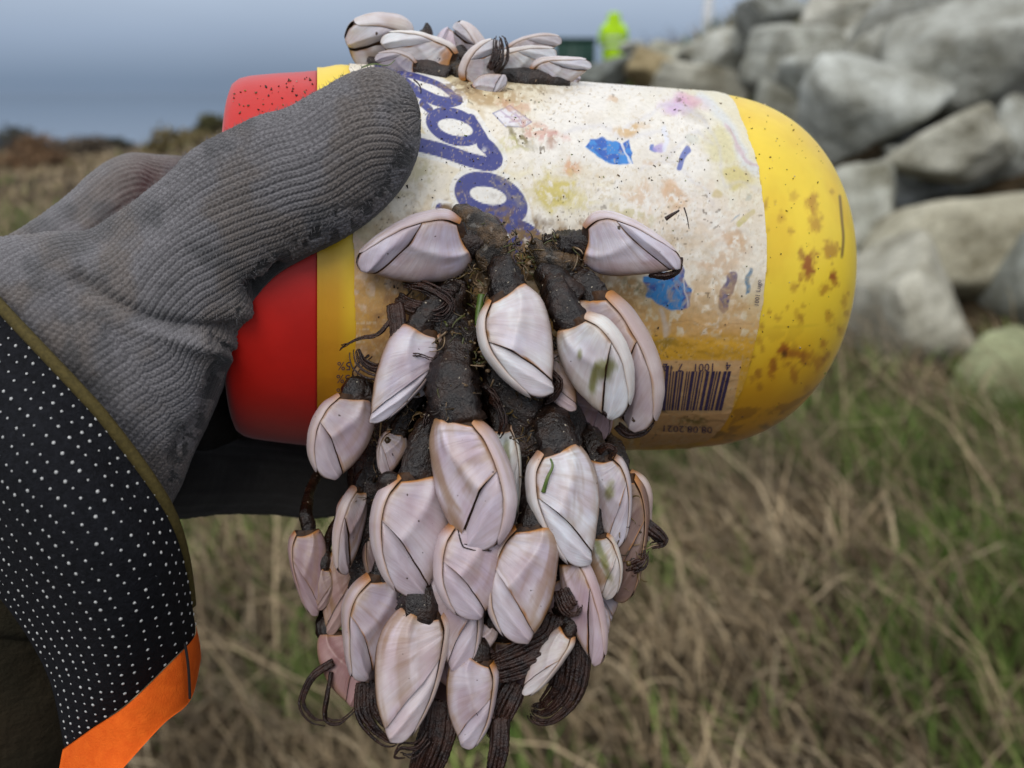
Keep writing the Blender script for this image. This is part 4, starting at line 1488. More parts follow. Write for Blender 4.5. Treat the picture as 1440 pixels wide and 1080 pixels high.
def finger(path, rad, name, seed, mat=M_KNIT, dark=True):
    P = np.array([cs(*p) for p in path])
    K = catmull(np.c_[P, np.asarray(rad)[:, None]], 90)
    pts, rr = K[:, :3], K[:, 3]
    V, q, t = tube(pts, rr, 60)
    V = V.copy()
    k, n = 90, 60
    i, j = np.meshgrid(np.arange(k), np.arange(n), indexing='ij')
    ln = np.r_[0, np.cumsum(np.linalg.norm(np.diff(pts, axis=0), axis=1))]
    h = knit(ln[i], j * 40 / n, .16, .125)
    G = V[:k * n].reshape(k, n, 3)
    d = unit(G - pts[:, None])
    coat = np.zeros((k, n)) + 1.0
    G = G + d * (.035 * (h - .5))[..., None] + d * (.10 * (fbm(i * .13, j * .2, 0, seed) - .5))[..., None]
    V[:k * n] = G.reshape(-1, 3)
    C = np.broadcast_to(np.array([.014, .013, .013]) if dark else np.array([.085, .082, .082]), (len(V), 3))
    mk(name, V, [q, t], mat, parent=GLOVE, camspace=True, col=C)


# the other fingers: behind and under the jar, latex side out of the light
finger([(170, 520, 22.6), (240, 560, 23.6), (310, 590, 25.2), (390, 620, 26.8), (470, 640, 27.6), (560, 650, 28.0)], [1.5, 1.35, 1.2, 1.1, 1.0, .5], 'ring_finger', 31)
finger([(130, 640, 20.6), (220, 665, 21.2), (300, 668, 22.0), (380, 672, 22.8), (450, 682, 23.4), (520, 690, 24.2)], [1.5, 1.15, .98, .93, .88, .45], 'little_finger', 32)
finger([(190, 440, 22.6), (250, 450, 25.0), (310, 460, 28.0), (400, 470, 29.4), (500, 480, 30.0), (600, 490, 30.4)], [1.5, 1.35, 1.2, 1.1, 1.0, .5], 'middle_finger', 33)
# palm behind the thumb: closes the hand against the lid
P = ICO3 * np.array([2.6, 2.7, 2.1]) + cs(205, 545, 22.0)
P = P + .15 * (fbm(P[:, 0], P[:, 1], P[:, 2], 5)[:, None] - .5) * ICO3
mk('palm', P, ICO3F, M_RUB, parent=GLOVE, camspace=True)


def coons(top, bot, left, right, na, nb):
    T, B = catmull(top, na), catmull(bot, na)
    L, R = catmull(left, nb), catmull(right, nb)
    a = np.linspace(0, 1, na)[:, None, None]
    b = np.linspace(0, 1, nb)[None, :, None]
    P = (1 - b) * T[:, None] + b * B[:, None] + (1 - a) * L[None] + a * R[None]
    P -= (1 - a) * (1 - b) * T[0] + a * (1 - b) * T[-1] + (1 - a) * b * B[0] + a * b * B[-1]
    return P


TRIM = [(-150, 250, 18.6), (-60, 362, 17.6), (0, 430, 16.85), (60, 494, 16.35), (110, 547, 16.2), (150, 592, 16.25), (210, 672, 16.6), (243, 730, 17.1), (260, 790, 17.8), (268, 850, 18.5)]
LEFT = [(-150, 700, 19.2), (-60, 775, 18.6), (0, 842, 18.2), (42, 902, 18.2), (72, 965, 18.3), (90, 1052, 18.6)]
HEM = [(268, 850, 18.5), (274, 892, 18.7), (246, 924, 18.0), (180, 988, 17.6), (130, 1022, 17.9), (90, 1052, 18.6)]
LSIDE = [(-150, 250, 18.6), (-150, 470, 17.8), (-150, 700, 19.2)]


def tocs(L):
    return np.array([cs(*p) for p in L])


def build_cuff():
    na, nb = 150, 110
    P = coons(tocs(TRIM), tocs(LEFT), tocs(LSIDE), tocs(HEM), na, nb)
    a = np.linspace(0, 1, na)[:, None]
    b = np.linspace(0, 1, nb)[None]
    x, y = proj(P)
    Nn = unit(-P)
    bul = .85 * np.sin(np.pi * b) ** .8 * (1 - a ** 6) + .12 * (fbm(x * .012, y * .012, 0, 900, 3) - .5) * np.sin(np.pi * b)
    P = P + Nn * bul[..., None]
    # woven mesh relief
    dl = np.linalg.norm(np.diff(P, axis=1), axis=2)
    v = np.concatenate([np.zeros((na, 1)), np.cumsum(dl, 1)], 1)
    u = np.concatenate([np.zeros((1, nb)), np.cumsum(np.linalg.norm(np.diff(P, axis=0), axis=2), 0)], 0)
    inner = P - Nn * .22
    V = np.concatenate([P.reshape(-1, 3), inner.reshape(-1, 3)])
    f1 = grid_faces(na, nb)
    f2 = f1[:, ::-1] + na * nb
    idx = np.arange(na * nb).reshape(na, nb)
    rim = np.concatenate([idx[:, 0], idx[-1, 1:], idx[-2::-1, -1], idx[0, -2:0:-1]])
    r2 = np.roll(rim, -1)
    f3 = np.stack([rim, r2, r2 + na * nb, rim + na * nb], -1)
    cuff = mk('cuff', V, np.vstack([f1, f2, f3]), M_CUFF, parent=GLOVE, camspace=True)
    # far side of the cuff, so that it closes round the wrist
    bul2 = -4.6 * np.sin(np.pi * b) ** .7 * (1 - .35 * a ** 2)
    P2 = coons(tocs(TRIM), tocs(LEFT), tocs(LSIDE), tocs(HEM), 40, 30)
    a2, b2 = np.linspace(0, 1, 40)[:, None], np.linspace(0, 1, 30)[None]
    P2 = P2 + unit(-P2) * (-.25 - 4.2 * np.sin(np.pi * b2) ** .7 * (1 - .55 * a2 ** 2))[..., None]
    mk('cuff_back', P2, grid_faces(40, 30), M_CUFF, parent=GLOVE, camspace=True)
    # raised white dots in staggered rows
    m = MB()
    Gn = grid_normals(P)
    Gn = Gn * np.sign(np.sum(Gn * -P, -1, keepdims=True))
    D, DF = ico(1)
    D = D.copy()
    r = np.random.default_rng(4)
    for ia in range(41):
        for ib in range(16):
            af = (ia + .5 + .0 * ib) / 41
            bf_ = (ib + .75) / 16.6
            ai, bi = int(af * (na - 1)), int(bf_ ** .92 * (nb - 1))
            c = P[ai, bi]
            n = Gn[ai, bi]
            t1 = unit(np.cross(n, [0, 1, .3]))
            t2 = np.cross(n, t1)
            e = .030 * r.uniform(.7, 1.15)
            V = c + n * .008 + r.normal(0, .008, 3) + D[:, :1] * t1 * e * 1.1 + D[:, 1:2] * t2 * e * 1.2 + D[:, 2:] * n * e * .6
            m.add(V, None, DF)
    m.build('grip_dots', M_DOT, parent=cuff, camspace=True, stuff=True)
    # olive binding along the top edge
    T = catmull(tocs(TRIM), 120)
    T = T + unit(-T) * .06
    V, q, t = tube(T, .115, 12)
    mk('binding', V, [q, t], M_OLIVE, parent=GLOVE, camspace=True)
    # orange hem
    top = [(276, 880, 18.9), (273, 896, 18.55), (246, 926, 17.98), (180, 990, 17.57), (130, 1024, 17.87), (88, 1054, 18.6)]
    bot = [(283, 925, 19.6), (268, 984, 18.6), (228, 1020, 17.9), (168, 1086, 17.5), (130, 1128, 17.7), (60, 1172, 18.5)]
    H = coons(tocs(top), tocs(bot), tocs([top[0], (281, 905, 19.3), bot[0]]), tocs([top[-1], (76, 1115, 18.6), bot[-1]]), 90, 24)
    hx, hy = proj(H)
    H = H + unit(-H) * (.05 + .12 * (fbm(hx * .02, hy * .02, 0, 930, 3) - .5))[..., None]
    inner = H - unit(-H) * .12
    n1, n2 = 90, 24
    idx = np.arange(n1 * n2).reshape(n1, n2)
    rim = np.concatenate([idx[:, 0], idx[-1, 1:], idx[-2::-1, -1], idx[0, -2:0:-1]])
    r2 = np.roll(rim, -1)
    f1 = grid_faces(n1, n2)
    hem = mk('orange_hem', np.concatenate([H.reshape(-1, 3), inner.reshape(-1, 3)]), np.vstack([f1, f1[:, ::-1] + n1 * n2, np.stack([rim, r2, r2 + n1 * n2, rim + n1 * n2], -1)]), M_ORANGE, parent=GLOVE, camspace=True)
    sp_ = catmull(tocs([(260, 905, 18.1), (264, 930, 18.15), (266, 955, 18.25), (267, 982, 18.4)]), 20)
    V, q, t = tube(sp_ + unit(-sp_) * .12, .028, 6)
    mk('stitching', V, [q, t], M_THREAD, parent=hem, camspace=True)


build_cuff()


def build_sleeve():
    t = thing('jacket_sleeve', 'dark olive jacket sleeve in shade behind the glove cuff at lower left', 'sleeve', c2w(cs(-20, 1000, 24)))
    P = tocs([(60, 700, 22.5), (10, 850, 23.5), (-30, 980, 24.5), (-70, 1140, 26), (-120, 1330, 28)])
    K = catmull(P, 70)
    rr = np.linspace(3.0, 4.4, 70)
    n = 48
    V, q, tr = tube(K, rr, n)
    G = V[:70 * n].reshape(70, n, 3)
    i, j = np.meshgrid(np.arange(70), np.arange(n), indexing='ij')
    d = unit(G - K[:, None])
    G += d * (.7 * (fbm(i * .09 + np.sin(j / n * 6.28), np.cos(j / n * 6.28) * 2, 0, 950, 3) - .5))[..., None]
    V[:70 * n] = G.reshape(-1, 3)
    mk('sleeve_cloth', V, [q, tr], M_SLEEVE, parent=t, camspace=True)
    ring = K[3:9]
    V, q, tr = tube(ring, np.full(6, 3.35), 40)
    mk('sleeve_cuff', V, [q, tr], M_SLEEVE, parent=t, camspace=True)


build_sleeve()

# ================================================================== GOOSE BARNACLES
def rh(P):
    """camera space (right, up, depth) -> right-handed (right, up, toward viewer) and back"""
    P = np.array(P, float)
    P[..., 2] *= -1
    return P


OCC = np.array([(.50, -.05), (.78, .09), (.91, .27), (.87, .50), (.69, .73), (.44, .90), (.30, 1.0)])
CAR_O = np.array([(-.64, -.03), (-.98, .10), (-1.09, .32), (-.98, .57), (-.72, .79), (-.48, .91), (-.32, .965)])
CAR_I = np.array([(-.58, .02), (-.82, .15), (-.91, .34), (-.83, .57), (-.60, .79), (-.44, .895)])


def c2(P, n):
    return catmull(np.c_[np.asarray(P, float), np.zeros(len(P))], n)[:, :2]


def coons2(bot, top, left, right, nu, nv):
    B, T = c2(bot, nu), c2(top, nu)
    L, R = c2(left, nv), c2(right, nv)
    u = np.linspace(0, 1, nu)[:, None, None]
    v = np.linspace(0, 1, nv)[None, :, None]
    P = (1 - v) * B[:, None] + v * T[:, None] + (1 - u) * L[None] + u * R[None]
    P -= (1 - u) * (1 - v) * B[0] + u * (1 - v) * B[-1] + (1 - u) * v * T[0] + u * v * T[-1]
    return P


DIAG = [(-.90, .36), (-.50, .50), (-.02, .69), (.42, .90)]
SCU = coons2([(-.57, .045), (-.2, .03), (.2, -.015), (.52, -.045)], DIAG, [(-.57, .045), (-.83, .18), (-.90, .36)], [(.52, -.045), (.79, .095), (.91, .27), (.86, .50), (.68, .73), (.42, .90)], 30, 32)
TER = coons2(DIAG, [(-.40, .915), (-.27, .965), (-.02, 1.005), (.29, 1.0)], [(-.90, .36), (-.82, .58), (-.59, .80), (-.40, .915)], [(.42, .90), (.385, .945), (.29, 1.0)], 28, 24)
_yy = np.linspace(-.05, 1.0, 60)


def _edge(P):
    P = c2(P, 120)
    o = np.argsort(P[:, 1])
    return np.interp(_yy, P[o, 1], P[o, 0])


E_R, E_L = _edge(OCC), _edge(CAR_O)


def dome(x, y):
    r = np.interp(y, _yy, E_R)
    l = np.interp(y, _yy, E_L)
    xc, hw = (r + l) / 2, np.maximum((r - l) / 2, .02)
    xi = np.clip(np.abs(x - xc) / hw, 0, 1)
    tap = np.interp(y, [-.05, .08, .3, .55, .8, .95, 1.0], [.66, .84, 1.0, .90, .60, .36, .20])
    return (1 - xi ** 4.2) ** .6 * tap


def bez(p0, p1, p2, p3, n):
    t = np.linspace(0, 1, n)[:, None]
    return (1 - t) ** 3 * p0 + 3 * (1 - t) ** 2 * t * p1 + 3 * (1 - t) * t * t * p2 + t ** 3 * p3


def cirri(paths, name, parent, mat=M_CIRRI):
    m = MB()
    for (pts, wpx, n, rad) in paths:
        r = np.random.default_rng(int(abs(pts[0][0] * 7 + pts[0][1])))
        P = catmull(np.array([cs(*p) for p in pts]), 36)
        T = unit(np.gradient(P, axis=0))
        side = unit(np.cross(T, unit(P)))
        px2cm = P[:, 2] / F
        n = int(round(n * 1.6))
        rad = rad * .72
        for k in range(n):
            o = (k + .5) / n - .5
            prof = np.sin(np.pi * np.clip(np.linspace(.18, 1.0, 36), 0, 1)) ** .6
            L = P + side * (o * wpx * px2cm * (.35 + .65 * prof))[:, None] - unit(P) * (.10 * (1 - (2 * o) ** 2) * prof)[:, None]
            L = L + r.normal(0, .014, 3) + np.cumsum(r.normal(0, .004, (36, 3)), 0)
            rr = rad * (1.05 - .85 * np.linspace(0, 1, 36) ** 1.6) * (1 + .07 * np.cos(np.arange(36) * math.pi))
            m.tube(L, np.maximum(rr, .012), 7)
    return m.build(name, mat, parent=parent, camspace=True)


BN = [0]


def barnacle(b, t, db, dt, wpx, car, roll=0.0, label='', att=None, tint=(1, 1, 1), thick=.215, stalk_r=None, edge=1.0, cir=None, via=None, dirt=0.0, algae=None, yaw=0, rust=0):
    """base px, tip px, depths (cm), width px, side of the keel plate as a screen direction, roll toward the viewer (deg)"""
    BN[0] += 1
    r = np.random.default_rng(1000 + BN[0])
    b3, t3 = rh(cs(*b, db)), rh(cs(*t, dt))
    Y = t3 - b3
    L = np.linalg.norm(Y)
    Y = Y / L
    vz = unit(-((b3 + t3) / 2))
    Z = unit(vz - Y * (vz @ Y))
    X = np.cross(Y, Z)
    cdir = X if X @ np.array([car[0], -car[1], 0]) > 0 else -X
    a = math.radians(roll)
    c_ = cdir * math.cos(a) + Z * math.sin(a)
    Z = Z * math.cos(a) - cdir * math.sin(a)
    H = wpx * .99 / F * (db + dt) / 2 / 2 / 0.98
    TH = thick * H * 2.0
    world = lambda x, y, z: rh(b3 + (-x)[..., None] * c_ * H + y[..., None] * Y * L + z[..., None] * Z)
    root = thing('goose_barnacle', label, 'barnacle', c2w(rh(b3)), 'goose barnacles growing on the jar')
    warp = r.normal(0, .05, 4)
    shp = r.normal(0, .10, 4) * np.array([1.6, 1.1, .35, 1])
    tint = np.array(tint) * r.normal(1, .05) * (1 + r.normal(0, .018, 3))
    edge = edge * r.uniform(.8, 1.5)
    dirt = max(dirt, float(r.choice([.1, .35, .6])))

    def sh(x, y):
        # every animal is a little different, and a bit curved
        xx = x * (1 + shp[0] * (y - .45) + shp[2] * np.sin(y * 6.28))
        xx = xx + .05 * (fbm(x * 2.2, y * 3.5, BN[0] * 5.1, 66, 3) - .5) * 2
        return xx + warp[0] * np.sin(y * 3) + warp[1] * y * (1 - y) * 4 + shp[1] * y * y, y + warp[2] * x * .6 + shp[3] * x * x * .3

    base = np.array([.565, .545, .555]) * np.array(tint)
    for side in (1, -1):
        for nm, G in (('scutum_plate', SCU), ('tergum_plate', TER)):
            nu, nv = G.shape[:2]
            u = np.linspace(0, 1, nu)[:, None] * np.ones((1, nv))
            v = np.linspace(0, 1, nv)[None] * np.ones((nu, 1))
            e = np.minimum(np.minimum(u, 1 - u), np.minimum(v, 1 - v))
            x, y = G[..., 0], G[..., 1]
            ep = np.minimum(np.minimum(u, 1 - u), v if nm == 'scutum_plate' else 1 - v)
            puff = np.minimum(ep / .05, 1)
            puff = np.sqrt(1 - (1 - puff) ** 2)
            z = dome(x, y) * TH + H * (.012 + .055 * puff)
            if nm == 'tergum_plate':
                z = z + H * .11 * np.exp(-np.abs((v - .14 - .50 * u) / .22) ** 1.4) * puff - H * .085 * (1 - v) ** 1.5
            else:
                # umbonal fold running from base to tip and growth steps
                z = z + H * .11 * np.exp(-np.abs((u - .66 + .30 * v) / .11) ** 1.4) * puff + H * .035 * v ** 2 + H * .024 * (fbm(v * 13 + 1.5 * u, u * .8, BN[0], 88, 3) - .5) * 2 * puff
            xs, ys = sh(x, y)
            V = world(xs, ys, side * z)
            ns = fbm(u * 5 + BN[0] * 3, v * 5, 0, 60 + BN[0], 4)
            C = np.broadcast_to(base, x.shape + (3,)).copy()
            C = mixc(C, base * np.array([.90, .84, .86]), sstep(.42, .7, ns))
            C = mixc(C, base * np.array([.86, .82, .92]), sstep(.5, .75, fbm(u * 3, v * 3 + BN[0], 1, 71, 3)) * .6)
            ed = 1 - sstep(.004, .05, np.minimum(e, ep) + .10 * (ns - .5))
            ed = np.where(ep > e + 1e-6, ed * sstep(.42, .66, fbm(u * 4, v * 4, BN[0] * 2.3, 79, 3)), ed)
            eb = 1 - sstep(.01, .13, v + .14 * (ns - .5)) if nm == 'scutum_plate' else 0
            C = mixc(C, (.34, .16, .055), np.clip(ed * .85 * edge, 0, 1))
            C = mixc(C, (.30, .19, .09), .55 * dirt * sstep(.54, .68, fbm(u * 2.0 + 7, v * 15, BN[0] * 2.7, 83, 4)))
            C = mixc(C, (.38, .27, .15), .42 * (1 - sstep(.02, .22, ep + .30 * (fbm(u * 7, v * 7, BN[0] * 1.9, 81, 4) - .5))))
            if nm == 'tergum_plate':
                C = mixc(C, base * np.array([1.05, 1.08, 1.12]), .5 * puff)
            if nm == 'scutum_plate':
                C = mixc(C, (.48, .20, .045), np.clip(eb * .75 * edge, 0, 1))
                if rust:
                    C = mixc(C, (.55, .22, .03), .85 * (1 - sstep(rust * .5, rust * 1.3, v + .35 * (ns - .5))))
                C = mixc(C, (.28, .16, .06), dirt * sstep(.44, .60, fbm(u * 9, v * 1.5, BN[0], 77, 4)) * sstep(.1, .9, u))
            C = mixc(C, (.16, .075, .028), (1 - sstep(.0, .025, ep)) * .6 * edge)
            if algae is not None and side == 1:
                xx, yy = proj(V)
                for (ax, ay, rx, ry, rot) in algae:
                    C = mixc(C, (.16, .17, .02), .85 * ell(xx, yy, ax, ay, rx, ry, rot, .5, .7, .08, BN[0]))
            uvw = np.stack([u, v, np.full_like(u, BN[0] * 1.37)], -1)
            mk(nm, V, grid_faces(nu, nv), M_SHELL, parent=root, camspace=True, col=C, uv=uvw)
    # keel plate (carina): an arched strip over the back edge
    n1, n2 = 34, 13
    I, O = c2(CAR_I, n1), c2(CAR_O, n1)
    ph = np.linspace(-.06, np.pi + .06, n2)
    k = np.sin(ph)[None] ** .8 if False else np.sin(np.clip(ph, 0, np.pi))[None]
    x = I[:, :1] * (1 - k) + O[:, :1] * k
    y = I[:, 1:] * (1 - k) + O[:, 1:] * k
    zi = dome(I[:, 0], I[:, 1]) * TH + H * .085
    z = zi[:, None] * np.cos(ph)[None]
    x = x - .03 * k
    xs, ys = sh(x, y)
    V = world(xs, ys, z)
    tt = np.linspace(0, 1, n1)[:, None] * np.ones((1, n2))
    ff = np.linspace(0, 1, n2)[None] * np.ones((n1, 1))
    ns = fbm(tt * 6 + BN[0], ff * 4, 0, 90, 4)
    C = np.broadcast_to(base * np.array([1.04, 1.0, .95]), x.shape + (3,)).copy()
    e = np.minimum(ff, 1 - ff)
    C = mixc(C, (.42, .22, .09), (1 - sstep(.01, .12, e + .14 * (ns - .5))) * .55 * edge)
    C = mixc(C, (.46, .36, .24), sstep(.5, .72, fbm(tt * 2.5 + BN[0], ff * 9, 0, 91, 4)) * .45)
    C = mixc(C, (.42, .17, .03), (1 - sstep(.02, .22, tt)) * .75 * edge)
    mk('keel_plate', V, grid_faces(n1, n2), M_SHELL, parent=root, camspace=True, col=C, uv=np.stack([tt, ff, tt * 0 + BN[0]], -1))
    # the soft body under the plates
    nu, nv = 26, 16
    q = np.linspace(0, 1, nu)
    oc, cr_ = c2(OCC, nu), c2(CAR_O, nu)
    rows = []
    for sgn, rng in ((1, np.linspace(0, 1, nv)), (-1, np.linspace(1, 0, nv)[1:-1])):
        kk = rng[None]
        x = (cr_[:, :1] * (1 - kk) + oc[:, :1] * kk) * .985
        y = (cr_[:, 1:] * (1 - kk) + oc[:, 1:] * kk)
        rows.append((x, y, sgn * dome(x / .985, y) * TH * .99))
    x, y, z = [np.concatenate([rw[i] for rw in rows], 1) for i in range(3)]
    xs, ys = sh(x, y)
    mk('soft_body', world(xs, ys, z), grid_faces(nu, x.shape[1], True), M_MEM, parent=root, camspace=True)
    # stalk
    if att is not None:
        sr = (stalk_r if stalk_r is not None else H * .55) * .90
        A = rh(onb(att[0], att[1], -.12)) if len(att) == 2 else rh(cs(*att))
        p0 = b3 + Y * L * (.05 if via is None else .0)
        dist = np.linalg.norm(A - p0)
        nrm = rh(onb(att[0], att[1], 1.0)) - rh(onb(att[0], att[1], 0)) if len(att) == 2 else np.array([0, 1.0, 0]) * -1
        p1 = b3 - Y * min(.42 * dist, 1.6)
        p2 = A + nrm * min(.5 * dist, .9)
        path = bez(p0, p1, p2, A, 34)
        if via is not None:
            path = catmull(np.vstack([p0, b3 - Y * .2] + [rh(cs(*q_)) for q_ in via] + [A]), 34)
        tq = np.linspace(0, 1, 34)
        rad = sr * np.interp(tq, [0, .12, .4, .8, 1], [1.06, 1.08, .84, .74, .95])
        V, qd, tr = tube(rh(path), rad, 18)
        G = V[:34 * 18].reshape(34, 18, 3)
        pc = rh(path)
        d = G - pc[:, None]
        zc = rh(Z)
        sq = np.interp(tq, [0, .12, .35], [.62, .74, 1.0])
        d = d - (d @ zc)[..., None] * zc * (1 - sq)[:, None, None]
        ii, jj = np.meshgrid(np.arange(34), np.arange(18), indexing='ij')
        wr = 1 + .05 * np.sin(ii * 2.1 + 1.2 * np.sin(jj * .7 + BN[0])) + .10 * np.sin(jj * 2.1 + ii * .12 + BN[0]) + .55 * (fbm(ii * .22, np.cos(jj * .349) * 1.6 + 4, np.sin(jj * .349) * 1.6 + BN[0], 98, 4) - .5)
        G = pc[:, None] + d * wr[..., None]
        V[:34 * 18] = G.reshape(-1, 3)
        mk('stalk', V, [qd, tr], M_STALK, parent=root, camspace=True)
    if cir:
        cirri(cir, 'feathery_legs', root)
    return root


